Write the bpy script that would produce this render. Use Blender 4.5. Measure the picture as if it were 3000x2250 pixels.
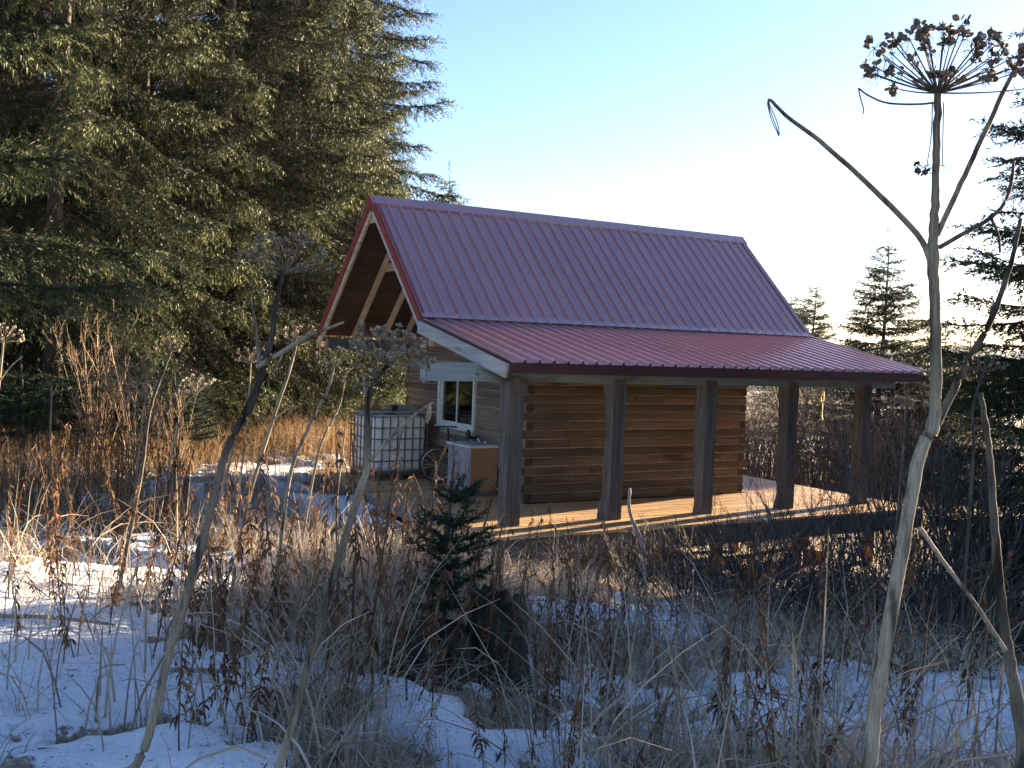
import bpy, math, random
import numpy as np
from mathutils import Matrix, Vector

# ------------------------------------------------------------------ scene, camera, world, sun, exposure
for o in list(bpy.data.objects): bpy.data.objects.remove(o, do_unlink=True)
scene = bpy.context.scene
COL = scene.collection
random.seed(7)
rng = np.random.default_rng(7)
V3 = lambda *a: np.array(a, float)

CAM = V3(-7.4233, -12.4162, 2.5166)
YAW, PITCH, ROLL, FPX = 0.5331, -0.0377, 0.0379, 3078.0
FW = V3(math.sin(YAW)*math.cos(PITCH), math.cos(YAW)*math.cos(PITCH), math.sin(PITCH))
RT0 = V3(math.cos(YAW), -math.sin(YAW), 0); UP0 = np.cross(RT0, FW)
RT = math.cos(ROLL)*RT0 + math.sin(ROLL)*UP0
UP = -math.sin(ROLL)*RT0 + math.cos(ROLL)*UP0
cd = bpy.data.cameras.new('camera'); cam = bpy.data.objects.new('camera', cd); COL.objects.link(cam)
cam.matrix_world = Matrix(((RT[0], UP[0], -FW[0], CAM[0]), (RT[1], UP[1], -FW[1], CAM[1]), (RT[2], UP[2], -FW[2], CAM[2]), (0, 0, 0, 1)))
cd.sensor_width = 36.0; cd.lens = 36.0*FPX/3000.0; cd.clip_start = 0.05; cd.clip_end = 9000
scene.camera = cam

SUN_AZ, SUN_EL = math.radians(77.5), math.radians(9.0)      # azimuth from +Y towards +X
SUN = V3(math.sin(SUN_AZ)*math.cos(SUN_EL), math.cos(SUN_AZ)*math.cos(SUN_EL), math.sin(SUN_EL))
world = bpy.data.worlds.new('World'); scene.world = world; world.use_nodes = True
nt = world.node_tree; nt.nodes.clear()
wo = nt.nodes.new('ShaderNodeOutputWorld'); wb = nt.nodes.new('ShaderNodeBackground'); ws = nt.nodes.new('ShaderNodeTexSky')
ws.sky_type = 'NISHITA'; ws.sun_disc = False; ws.sun_elevation = SUN_EL; ws.sun_rotation = SUN_AZ
ws.altitude = 50; ws.air_density = 0.95; ws.dust_density = 0.35; ws.ozone_density = 3.5
wb.inputs['Strength'].default_value = 0.05
wt = nt.nodes.new('ShaderNodeMix'); wt.data_type = 'RGBA'; wt.blend_type = 'MULTIPLY'; wt.inputs[0].default_value = 1.0; wt.inputs[7].default_value = (1.08, .925, .97, 1)   # white balance of the sky
nt.links.new(ws.outputs[0], wt.inputs[6]); nt.links.new(wt.outputs[2], wb.inputs[0]); nt.links.new(wb.outputs[0], wo.inputs[0])
sl = bpy.data.lights.new('sun', 'SUN'); sl.energy = 5.0; sl.angle = math.radians(0.6); sl.color = (1.0, 0.81, 0.56)
so = bpy.data.objects.new('sun', sl); COL.objects.link(so)
so.rotation_euler = Vector(tuple(SUN)).to_track_quat('Z', 'Y').to_euler()
scene.view_settings.view_transform = 'Standard'; scene.view_settings.look = 'None'
scene.view_settings.gamma = 1.0; scene.view_settings.exposure = 3.08
scene.render.engine = 'CYCLES'

# ------------------------------------------------------------------ helpers
def ray(u, v):
    return FW + (u-1500)/FPX*RT - (v-1125)/FPX*UP
def at(u, v, D):                    # point seen at photo pixel (u, v), D metres deep
    return CAM + ray(u, v)*D
def on(u, v, ax, val):              # same, on an axis plane
    d = ray(u, v); return CAM + d*((val-CAM[ax])/d[ax])
def hsh(ix, iy, s):
    n = (ix*374761393 + iy*668265263 + s*1442695041) & 0x7fffffff
    n = ((n ^ (n >> 13))*1274126177) & 0x7fffffff
    return ((n ^ (n >> 16)) & 0xffff)/65535.0
def noise(x, y, s=0):
    x = np.asarray(x, float); y = np.asarray(y, float)
    ix = np.floor(x).astype(np.int64); iy = np.floor(y).astype(np.int64); fx = x-ix; fy = y-iy
    fx = fx*fx*(3-2*fx); fy = fy*fy*(3-2*fy)
    a = hsh(ix, iy, s); b = hsh(ix+1, iy, s); c = hsh(ix, iy+1, s); d = hsh(ix+1, iy+1, s)
    return (a*(1-fx)+b*fx)*(1-fy) + (c*(1-fx)+d*fx)*fy
def fbm(x, y, s=0, o=4):
    r = 0; a = .5
    for k in range(o): r = r + a*noise(x*2**k, y*2**k, s+k*17); a *= .5
    return r
def sstep(a, b, x):
    t = np.clip((x-a)/(b-a), 0, 1); return t*t*(3-2*t)
def snowmask(x, y):
    u, v = uvd(x, y)
    m = .46*fbm(x*.6+3, y*.6, 5, 4)+.40*fbm(x*2.6+1, y*2.6, 15, 4)+.24*fbm(x*6.5, y*6.5, 41, 3)-.04
    m = m + .10*np.exp(-((u+2.6)/1.5)**2-((v-7)/3.2)**2) + .07*np.exp(-((u-2.1)/1.3)**2-((v-6.0)/1.5)**2) + .13*np.exp(-((u-1.3)/1.0)**2-((v-4.9)/.8)**2) + .12*np.exp(-((u-1.0)/.9)**2-((v-9.3)/1.1)**2) + .12*np.exp(-((u-.1)/.7)**2-((v-4.4)/.6)**2) + .10*np.exp(-((u-2.6)/.6)**2-((v-7)/.7)**2) + .10*np.exp(-((u-1.7)/.9)**2-((v-6.2)/.6)**2) - .10*np.exp(-((u+.5)/.9)**2-((v-7)/1.6)**2) - .08*sstep(9, 12, v)*sstep(-1, 1.5, u)-.05*sstep(19,24,v)
    return sstep(.42, .53, m)
def uvd(x, y):
    dx = np.asarray(x, float)-CAM[0]; dy = np.asarray(y, float)-CAM[1]
    return dx*math.cos(YAW)-dy*math.sin(YAW), dx*math.sin(YAW)+dy*math.cos(YAW)
def gbase(x, y):
    u, v = uvd(x, y)
    z = .92 - .09*np.clip(v-4, -2, 10)
    z = z - .12*np.clip(u+4, 0, 8)*np.clip((v-3)/10, 0, 1)
    far = np.clip((v-30)/120, 0, 1)
    z = z - 7*far*far*sstep(-5, 20, u) - .0*v
    dist = np.hypot(u, v)
    z = np.where(dist > 150, z-(dist-150)*.01, z)
    return z
def ground_z(x, y):
    x = np.asarray(x, float); y = np.asarray(y, float)
    z = gbase(x, y)
    n = (fbm(x*.9, y*.9, 31, 4)-.47)*.36 + (fbm(x*3.1, y*3.1, 77, 3)-.44)*.26
    under = sstep(-.9, -.3, x)*sstep(7.9, 7.2, x)*sstep(-1.0, -.4, y)*sstep(6.8, 6.2, y)
    s = snowmask(x, y)
    n = n*(1-.35*s) + .06*sstep(.25, .75, s)
    z = z + n*(1-under)
    return z - .25*under*sstep(-.55,-.2,z)

def tag(o, label=None, cat=None, group=None, kind=None):
    if label: o['label'] = label
    if cat: o['category'] = cat
    if group: o['group'] = group
    if kind: o['kind'] = kind
    return o
def empty(name, loc=(0, 0, 0), rz=0):
    o = bpy.data.objects.new(name, None); COL.objects.link(o); o.location = tuple(loc); o.rotation_euler = (0, 0, rz)
    o.empty_display_size = .1
    return o
def link(name, me, parent=None, mat=None):
    o = bpy.data.objects.new(name, me); COL.objects.link(o)
    if parent is not None: o.parent = parent
    if mat is not None and not me.materials: me.materials.append(mat)
    return o
def npmesh(name, V, F, tone=None, smooth=False, mat=None):
    """V (n,3); F list of (m,k) index arrays"""
    me = bpy.data.meshes.new(name); V = np.ascontiguousarray(V, np.float32)
    F = [f for f in F if len(f)]
    me.vertices.add(len(V)); me.vertices.foreach_set('co', V.ravel())
    nl = sum(f.size for f in F); npol = sum(len(f) for f in F)
    me.loops.add(nl); me.polygons.add(npol)
    me.loops.foreach_set('vertex_index', np.concatenate([f.ravel() for f in F]).astype(np.int32))
    tot = np.concatenate([np.full(len(f), f.shape[1]) for f in F]); st = np.concatenate([[0], np.cumsum(tot)[:-1]])
    me.polygons.foreach_set('loop_start', st.astype(np.int32))
    if smooth: me.polygons.foreach_set('use_smooth', np.ones(npol, bool))
    me.update(calc_edges=True)
    if tone is not None:
        a = me.attributes.new('tone', 'FLOAT', 'POINT'); a.data.foreach_set('value', np.ascontiguousarray(tone, np.float32))
    if mat is not None: me.materials.append(mat)
    return me
def norm(a):
    return a/np.maximum(np.linalg.norm(a, axis=-1, keepdims=True), 1e-9)
def tubes(P, R, sides=4):
    """P (n,k,3), R (n,k) -> V, quads"""
    n, k, _ = P.shape
    T = norm(np.gradient(P, axis=1))
    ref = np.where(np.abs(T[..., 2:3]) > .9, V3(1, 0, 0), V3(0, 0, 1))
    A = norm(np.cross(T, ref)); B = np.cross(T, A)
    an = np.arange(sides)*2*np.pi/sides
    V = P[:, :, None, :] + R[:, :, None, None]*(np.cos(an)[None, None, :, None]*A[:, :, None, :] + np.sin(an)[None, None, :, None]*B[:, :, None, :])
    idx = np.arange(n*k*sides).reshape(n, k, sides); nx = np.roll(idx, -1, axis=2)
    Q = np.stack([idx[:, :-1], nx[:, :-1], nx[:, 1:], idx[:, 1:]], -1).reshape(-1, 4)
    return V.reshape(-1, 3), Q
def ribbons(P, S, Wd):
    """P (n,k,3) spine, S side vectors (n,k,3), Wd (n,k) half widths"""
    n, k, _ = P.shape
    V = np.stack([P-S*Wd[..., None], P+S*Wd[..., None]], 2)
    idx = np.arange(n*k*2).reshape(n, k, 2)
    Q = np.stack([idx[:, :-1, 0], idx[:, :-1, 1], idx[:, 1:, 1], idx[:, 1:, 0]], -1).reshape(-1, 4)
    return V.reshape(-1, 3), Q
def join(parts):
    """list of (V, Q, tone) -> V, [Q...], tone"""
    off = 0; Vs = []; Fs = []; Ts = []
    for V, Q, t in parts:
        Vs.append(V); Ts.append(np.broadcast_to(np.asarray(t, float), (len(V),)))
        for q in (Q if isinstance(Q, list) else [Q]): Fs.append(q+off)
        off += len(V)
    return np.concatenate(Vs), Fs, np.concatenate(Ts)
def spline(pts, k):
    """Catmull-Rom through control points"""
    P = np.array(pts, float)
    if len(P) == 2: return P[0]+(P[1]-P[0])*np.linspace(0, 1, k)[:, None]
    E = np.vstack([2*P[0]-P[1], P, 2*P[-1]-P[-2]]); s = np.linspace(0, len(P)-1-1e-6, k); i = s.astype(int); f = (s-i)[:, None]
    a, b, c, d = E[i], E[i+1], E[i+2], E[i+3]
    return .5*((2*b)+(c-a)*f+(2*a-5*b+4*c-d)*f*f+(-a+3*b-3*c+d)*f**3)

class MB:
    def __init__(s): s.v = []; s.f = []
    def add(s, V, F):
        o = len(s.v); s.v += [tuple(map(float, p)) for p in V]; s.f += [tuple(i+o for i in f) for f in F]; return s
    def box(s, lo, hi):
        x0, y0, z0 = lo; x1, y1, z1 = hi
        return s.add([(x0,y0,z0),(x1,y0,z0),(x1,y1,z0),(x0,y1,z0),(x0,y0,z1),(x1,y0,z1),(x1,y1,z1),(x0,y1,z1)],
                     [(0,3,2,1),(4,5,6,7),(0,1,5,4),(1,2,6,5),(2,3,7,6),(3,0,4,7)])
    def obox(s, c, ax, h):          # centre, three axes, half sizes
        c = np.array(c, float); ax = [norm(np.array(a, float)) for a in ax]
        V = [c+ax[0]*h[0]*i+ax[1]*h[1]*j+ax[2]*h[2]*k for k in (-1, 1) for (i, j) in ((-1,-1),(1,-1),(1,1),(-1,1))]
        return s.add(V, [(0,3,2,1),(4,5,6,7),(0,1,5,4),(1,2,6,5),(2,3,7,6),(3,0,4,7)])
    def bar(s, a, b, w, h, up=(0, 0, 1)):   # rectangular bar from a to b
        a = np.array(a, float); b = np.array(b, float); d = norm(b-a); sd = norm(np.cross(d, np.array(up, float))); u = np.cross(sd, d)
        return s.obox((a+b)/2, (d, sd, u), (np.linalg.norm(b-a)/2, w/2, h/2))
    def tube(s, pts, r, sides=8, cap=True):
        P = np.array(pts, float)[None]; k = P.shape[1]; R = np.broadcast_to(np.array(r, float), (k,))[None]
        V, Q = tubes(P, R, sides); F = [tuple(q) for q in Q]
        if cap: F += [tuple(range(sides-1, -1, -1)), tuple(range((k-1)*sides, k*sides))]
        return s.add(V, F)
    def extrude(s, poly, a, b):     # closed polygon (list of 3d offsets) swept from a to b
        n = len(poly); a = np.array(a, float); b = np.array(b, float); P = [np.array(p, float) for p in poly]
        return s.add([a+p for p in P]+[b+p for p in P], [tuple(range(n-1, -1, -1)), tuple(range(n, 2*n))]+[(i, (i+1) % n, n+(i+1) % n, n+i) for i in range(n)])
    def torus(s, c, ax, R, r, n=32, m=6):
        ax = norm(np.array(ax, float)); e1 = norm(np.cross(ax, V3(0, 0, 1) if abs(ax[2]) < .9 else V3(1, 0, 0))); e2 = np.cross(ax, e1); V = []; F = []
        for i in range(n):
            t = 2*np.pi*i/n; d = e1*np.cos(t)+e2*np.sin(t)
            for j in range(m):
                q = 2*np.pi*j/m; V.append(np.array(c)+d*(R+r*np.cos(q))+ax*r*np.sin(q))
        for i in range(n):
            for j in range(m): F.append((i*m+j, ((i+1) % n)*m+j, ((i+1) % n)*m+(j+1) % m, i*m+(j+1) % m))
        return s.add(V, F)
    def mesh(s, name, mat=None, smooth=False):
        me = bpy.data.meshes.new(name); me.from_pydata(s.v, [], s.f)
        if smooth: me.polygons.foreach_set('use_smooth', np.ones(len(me.polygons), bool))
        me.update()
        if mat is not None: me.materials.append(mat)
        return me
    def build(s, name, mat, parent=None, smooth=False, bevel=0):
        o = link(name, s.mesh(name, mat, smooth), parent)
        if bevel:
            b = o.modifiers.new('bevel', 'BEVEL'); b.width = bevel; b.segments = 2; b.limit_method = 'ANGLE'
        return o

# ------------------------------------------------------------------ materials
def newmat(name):
    m = bpy.data.materials.new(name); m.use_nodes = True; n = m.node_tree; n.nodes.clear()
    out = n.nodes.new('ShaderNodeOutputMaterial'); b = n.nodes.new('ShaderNodeBsdfPrincipled'); n.links.new(b.outputs[0], out.inputs[0])
    return m, n, b, out
def N(n, t, **kw):
    x = n.nodes.new(t)
    for k, v in kw.items():
        if k.startswith('i_'): x.inputs[k[2:].replace('_', ' ')].default_value = v
        else: setattr(x, k, v)
    return x
def ramp(n, fac, stops):
    r = n.nodes.new('ShaderNodeValToRGB'); e = r.color_ramp.elements
    while len(e) < len(stops): e.new(.5)
    for k, (p, c) in enumerate(stops): e[k].position = p; e[k].color = (*c, 1)
    n.links.new(fac, r.inputs[0]); return r.outputs[0]
def coords(n, scale, kind='Object'):
    tc = N(n, 'ShaderNodeTexCoord'); mp = N(n, 'ShaderNodeMapping'); mp.inputs['Scale'].default_value = scale
    n.links.new(tc.outputs[kind], mp.inputs[0]); return mp.outputs[0]
def bump(n, b, h, strength, dist=.01):
    bm = N(n, 'ShaderNodeBump'); bm.inputs['Strength'].default_value = strength; bm.inputs['Distance'].default_value = dist
    n.links.new(h, bm.inputs['Height']); n.links.new(bm.outputs[0], b.inputs['Normal'])
def mixc(n, f, a, b, mode='MIX'):
    m = N(n, 'ShaderNodeMix', data_type='RGBA', blend_type=mode)
    for s, v in ((0, f), (6, a), (7, b)):
        if hasattr(v, 'links'): n.links.new(v, m.inputs[s])
        elif s == 0: m.inputs[0].default_value = v
        else: m.inputs[s].default_value = (*v, 1)
    return m.outputs[2]
def wood(name, stops, axis='X', scale=1.0, rough=.75, var=.35, wear=None, bs=.5):
    m, n, b, _ = newmat(name)
    s = {'X': (1.2, 22, 22), 'Y': (22, 1.2, 22), 'Z': (22, 22, 1.2)}[axis]
    oi = N(n, 'ShaderNodeObjectInfo'); tc = N(n, 'ShaderNodeTexCoord'); mp = N(n, 'ShaderNodeMapping')
    mp.inputs['Scale'].default_value = tuple(k*scale for k in s)
    cm = N(n, 'ShaderNodeMath', operation='MULTIPLY'); cm.inputs[1].default_value = 57.0
    n.links.new(oi.outputs['Random'], cm.inputs[0]); n.links.new(cm.outputs[0], mp.inputs['Location']); n.links.new(tc.outputs['Object'], mp.inputs[0])
    g = N(n, 'ShaderNodeTexNoise'); g.inputs['Scale'].default_value = 1.0; g.inputs['Detail'].default_value = 6; g.inputs['Roughness'].default_value = .65; g.inputs['Distortion'].default_value = .6
    n.links.new(mp.outputs[0], g.inputs['Vector'])
    c = ramp(n, g.outputs[0], stops)
    hv = N(n, 'ShaderNodeHueSaturation'); vm = N(n, 'ShaderNodeMapRange'); vm.inputs[3].default_value = 1-var; vm.inputs[4].default_value = 1+var
    n.links.new(oi.outputs['Random'], vm.inputs[0]); n.links.new(vm.outputs[0], hv.inputs['Value']); n.links.new(c, hv.inputs['Color']); c = hv.outputs[0]
    if wear:
        w = N(n, 'ShaderNodeTexNoise'); w.inputs['Scale'].default_value = wear[1]; w.inputs['Detail'].default_value = 5
        mp2 = coords(n, {'X': (.35, 1, 1), 'Y': (1, .35, 1), 'Z': (1, 1, .35)}[axis]); n.links.new(mp2, w.inputs['Vector'])
        f = N(n, 'ShaderNodeMapRange'); f.inputs[1].default_value = wear[2]; f.inputs[2].default_value = wear[2]+.08; n.links.new(w.outputs[0], f.inputs[0])
        c = mixc(n, f.outputs[0], c, wear[0])
    # knots
    kn = N(n, 'ShaderNodeTexVoronoi'); kn.inputs['Scale'].default_value = 3.2
    mk = coords(n, {'X': (.5, 1, 1), 'Y': (1, .5, 1), 'Z': (1, 1, .5)}[axis]); n.links.new(mk, kn.inputs['Vector'])
    kf = N(n, 'ShaderNodeMapRange'); kf.inputs[1].default_value = .05; kf.inputs[2].default_value = .09; kf.inputs[3].default_value = .75; kf.inputs[4].default_value = 0
    n.links.new(kn.outputs['Distance'], kf.inputs[0])
    c = mixc(n, kf.outputs[0], c, tuple(k*.35 for k in stops[0][1]))
    n.links.new(c, b.inputs['Base Color']); b.inputs['Roughness'].default_value = rough; b.inputs['Specular IOR Level'].default_value = .25
    bump(n, b, g.outputs[0], bs, .006)
    return m
def plain(name, col, rough=.6, metal=0, var=.12, scale=8, spec=.4, b_=0):
    m, n, b, _ = newmat(name)
    t = N(n, 'ShaderNodeTexNoise'); t.inputs['Scale'].default_value = scale; t.inputs['Detail'].default_value = 5
    n.links.new(coords(n, (1, 1, 1)), t.inputs['Vector'])
    c = ramp(n, t.outputs[0], [(.3, tuple(k*(1-var) for k in col)), (.7, tuple(min(1, k*(1+var)) for k in col))])
    n.links.new(c, b.inputs['Base Color']); b.inputs['Roughness'].default_value = rough; b.inputs['Metallic'].default_value = metal; b.inputs['Specular IOR Level'].default_value = spec
    if b_: bump(n, b, t.outputs[0], b_, .01)
    return m
def leafy(name, stops, trans=.3, rough=.6, objvar=.0, tcol=None):
    """thin plant matter coloured by the tone attribute"""
    m, n, b, out = newmat(name)
    a = N(n, 'ShaderNodeAttribute', attribute_name='tone')
    f = a.outputs['Fac']
    if objvar:
        oi = N(n, 'ShaderNodeObjectInfo'); ma = N(n, 'ShaderNodeMath', operation='MULTIPLY_ADD'); ma.inputs[1].default_value = objvar
        n.links.new(oi.outputs['Random'], ma.inputs[0]); n.links.new(f, ma.inputs[2]); sb = N(n, 'ShaderNodeMath', operation='SUBTRACT'); sb.inputs[1].default_value = objvar/2
        n.links.new(ma.outputs[0], sb.inputs[0]); f = sb.outputs[0]
    c = ramp(n, f, stops)
    n.links.new(c, b.inputs['Base Color']); b.inputs['Roughness'].default_value = rough; b.inputs['Specular IOR Level'].default_value = .06
    if trans:
        t = N(n, 'ShaderNodeBsdfTranslucent'); n.links.new(c, t.inputs[0]); mx = N(n, 'ShaderNodeMixShader'); mx.inputs[0].default_value = trans
        n.links.new(b.outputs[0], mx.inputs[1]); n.links.new(t.outputs[0], mx.inputs[2]); n.links.new(mx.outputs[0], out.inputs[0])
    return m

M = {}
def make_metal():
    m, n, b, _ = newmat('skylit_burgundy_roof_metal')
    t = N(n, 'ShaderNodeTexNoise'); t.inputs['Scale'].default_value = .5; t.inputs['Detail'].default_value = 2
    ge = N(n, 'ShaderNodeNewGeometry'); n.links.new(ge.outputs['Position'], t.inputs['Vector'])
    c = ramp(n, t.outputs[0], [(.3, (.325, .15, .162)), (.7, (.365, .172, .182))])  # sky reflection and glare put into the paint colour, lifting it to mauve
    n.links.new(c, b.inputs['Base Color'])
    r = N(n, 'ShaderNodeMapRange'); r.inputs[3].default_value = .16; r.inputs[4].default_value = .26; n.links.new(t.outputs[0], r.inputs[0]); n.links.new(r.outputs[0], b.inputs['Roughness'])
    b.inputs['Specular IOR Level'].default_value = .8; b.inputs['Coat Weight'].default_value = 1.0; b.inputs['Coat Roughness'].default_value = .16
    return m
M['metal'] = make_metal()
M['fascia'] = plain('shaded_burgundy_fascia', (.055, .014, .018), .45, var=.25, scale=3)  # roof's burgundy darkened: shade on the eave front put into the colour
M['trim'] = plain('red_trim_paint', (.23, .030, .024), .45, var=.25, scale=3)  # same paint as the roof, coloured without its sky reflection
M['log'] = wood('stained_log', [(.25, (.050, .034, .022)), (.5, (.108, .075, .049)), (.75, (.168, .122, .084))], 'X', .8, wear=((.06, .034, .018), 2.2, .60))
M['logy'] = wood('weathered_log', [(.25, (.07, .048, .032)), (.5, (.15, .105, .072)), (.75, (.22, .16, .115))], 'Y', .8)
M['logend'] = plain('log_end_grain', (.055, .035, .022), .85, var=.5, scale=30)
M['chink'] = plain('chinking', (.30, .25, .18), .85, var=.4, scale=10)
M['post'] = wood('weathered_post', [(.25, (.030, .028, .027)), (.5, (.092, .085, .079)), (.75, (.165, .152, .142))], 'Z', .9, var=.15, bs=1.0)
M['beam'] = wood('faded_blue_beam', [(.25, (.13, .175, .185)), (.5, (.22, .285, .295)), (.8, (.30, .36, .36))], 'X', .7, var=.0, wear=((.09, .075, .06), 1.7, .56))
M['rake'] = wood('weathered_grey_board', [(.25, (.20, .20, .19)), (.5, (.33, .33, .32)), (.75, (.42, .42, .40))], 'Y', .7, var=.15, wear=((.14, .12, .10), 3.5, .63))
M['greyx'] = wood('weathered_grey_lumber', [(.25, (.13, .115, .10)), (.5, (.24, .21, .18)), (.75, (.33, .29, .25))], 'X', .7, var=.25)
M['rafter'] = wood('pale_rafter', [(.25, (.26, .17, .10)), (.5, (.40, .29, .185)), (.75, (.50, .38, .25))], 'Y', .7, var=.2)
M['ply'] = wood('stained_plywood', [(.3, (.026, .014, .010)), (.5, (.052, .023, .014)), (.72, (.12, .052, .027))], 'X', .35, var=.1, rough=.8)
M['deck'] = wood('cedar_deck', [(.25, (.32, .19, .095)), (.5, (.50, .32, .165)), (.75, (.58, .39, .215))], 'X', .7, var=.2, rough=.5)
M['darkwood'] = wood('dark_skirt', [(.25, (.06, .05, .045)), (.5, (.11, .095, .085)), (.75, (.16, .135, .115))], 'X', .7, var=.2)
M['orange'] = wood('fresh_cut_wood', [(.25, (.30, .14, .05)), (.5, (.46, .25, .10)), (.75, (.55, .33, .15))], 'X', .7, var=.25)
M['white'] = plain('white_vinyl', (.58, .56, .50), .45, var=.12)
M['tank'] = plain('milky_plastic', (.84, .73, .63), .5, var=.08, scale=3)
M['steel'] = plain('galvanised_bar', (.17, .16, .15), .5, .6, var=.2, scale=20)
M['black'] = plain('black_rubber', (.02, .02, .022), .6, var=.2)
M['blackpaint'] = plain('dark_teal_paint', (.012, .03, .035), .35, var=.2)
M['chrome'] = plain('chrome', (.6, .6, .6), .2, 1.0, var=.05)
M['greywhite'] = plain('grey_white_paint', (.30, .28, .275), .6, var=.3, scale=12)
M['tan'] = plain('tan_board', (.33, .17, .075), .6, var=.12, scale=2)
M['yellow'] = plain('yellow_cord', (.65, .48, .08), .6)
def make_glass():
    m, n, b, out = newmat('window_glass')
    g = N(n, 'ShaderNodeBsdfGlossy'); g.inputs['Roughness'].default_value = .02; g.inputs['Color'].default_value = (.9, .9, .9, 1)
    t = N(n, 'ShaderNodeBsdfTransparent'); t.inputs['Color'].default_value = (.75, .78, .75, 1); fr = N(n, 'ShaderNodeFresnel'); fr.inputs['IOR'].default_value = 1.7
    mx = N(n, 'ShaderNodeMixShader'); n.links.new(fr.outputs[0], mx.inputs[0]); n.links.new(t.outputs[0], mx.inputs[1]); n.links.new(g.outputs[0], mx.inputs[2]); n.links.new(mx.outputs[0], out.inputs[0])
    return m
M['glass'] = make_glass()
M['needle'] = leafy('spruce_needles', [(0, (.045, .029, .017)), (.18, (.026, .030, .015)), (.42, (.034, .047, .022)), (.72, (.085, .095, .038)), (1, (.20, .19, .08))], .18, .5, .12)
M['needle_young'] = leafy('young_spruce_needles', [(0, (.02, .028, .014)), (.5, (.022, .042, .024)), (1, (.04, .066, .034))], .15, .5)
M['bark'] = plain('spruce_bark', (.065, .048, .036), .9, var=.45, scale=14, b_=.8)
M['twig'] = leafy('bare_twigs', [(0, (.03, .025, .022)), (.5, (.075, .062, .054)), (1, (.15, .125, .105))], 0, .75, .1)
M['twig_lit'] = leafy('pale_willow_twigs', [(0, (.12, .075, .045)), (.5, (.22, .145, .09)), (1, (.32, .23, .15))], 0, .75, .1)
M['thicket'] = leafy('grey_willow_thicket', [(0, (.13, .10, .085)), (.5, (.23, .19, .16)), (1, (.36, .31, .26))], .1, .75)
M['fire'] = leafy('dry_fireweed_leaf', [(0, (.06, .033, .02)), (.5, (.14, .074, .04)), (1, (.28, .16, .09))], .3, .7, .45)
M['firestem'] = leafy('dry_fireweed_stem', [(0, (.06, .03, .02)), (1, (.16, .09, .05))], 0, .7, .4)
M['straw'] = leafy('dry_grass_blades', [(0, (.20, .15, .105)), (.35, (.38, .305, .22)), (.7, (.55, .46, .35)), (1, (.68, .59, .47))], .25, .65)
M['goldgrass'] = leafy('rusty_meadow_grass', [(0, (.13, .075, .038)), (.4, (.25, .155, .078)), (.75, (.38, .26, .14)), (1, (.50, .38, .23))], .3, .65)
M['parsnip'] = leafy('cow_parsnip_stalk', [(0, (.035, .032, .03)), (.3, (.13, .11, .085)), (.6, (.27, .225, .165)), (1, (.42, .36, .27))], 0, .65)
def make_streaks(m):
    n = m.node_tree; b = next(x for x in n.nodes if x.type == 'BSDF_PRINCIPLED'); src = b.inputs['Base Color'].links[0].from_socket
    t = N(n, 'ShaderNodeTexNoise'); t.inputs['Scale'].default_value = 1; t.inputs['Detail'].default_value = 7; t.inputs['Roughness'].default_value = .7
    n.links.new(coords(n, (240, 240, 9)), t.inputs['Vector'])
    t2 = N(n, 'ShaderNodeTexNoise'); t2.inputs['Scale'].default_value = 1; t2.inputs['Detail'].default_value = 4; n.links.new(coords(n, (30, 30, 5)), t2.inputs['Vector'])
    c = mixc(n, 1.0, src, ramp(n, t.outputs[0], [(.35, (.45, .43, .42)), (.5, (.95, .93, .9)), (.7, (1.25, 1.22, 1.15))]), 'MULTIPLY')
    c = mixc(n, 1.0, c, ramp(n, t2.outputs[0], [(.36, (.35, .33, .33)), (.48, (1, 1, 1)), (.7, (1.15, 1.12, 1.05))]), 'MULTIPLY')
    n.links.new(c, b.inputs['Base Color']); b.inputs['Roughness'].default_value = .8; bump(n, b, t.outputs[0], .6, .004)
make_streaks(M['parsnip'])
M['seed'] = leafy('cow_parsnip_seed', [(0, (.07, .055, .042)), (.5, (.22, .18, .135)), (1, (.52, .45, .35))], .3, .7)
def make_moss():
    m, n, b, _ = newmat('mossy_bark')
    t = N(n, 'ShaderNodeTexNoise'); t.inputs['Scale'].default_value = 7; t.inputs['Detail'].default_value = 8; n.links.new(coords(n, (1, 1, 1)), t.inputs['Vector'])
    c = ramp(n, t.outputs[0], [(.35, (.02, .014, .010)), (.5, (.035, .027, .016)), (.6, (.025, .035, .014)), (.75, (.045, .058, .02))])
    n.links.new(c, b.inputs['Base Color']); b.inputs['Roughness'].default_value = .95; bump(n, b, t.outputs[0], 1.0, .04)
    return m
M['moss'] = make_moss()
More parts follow.
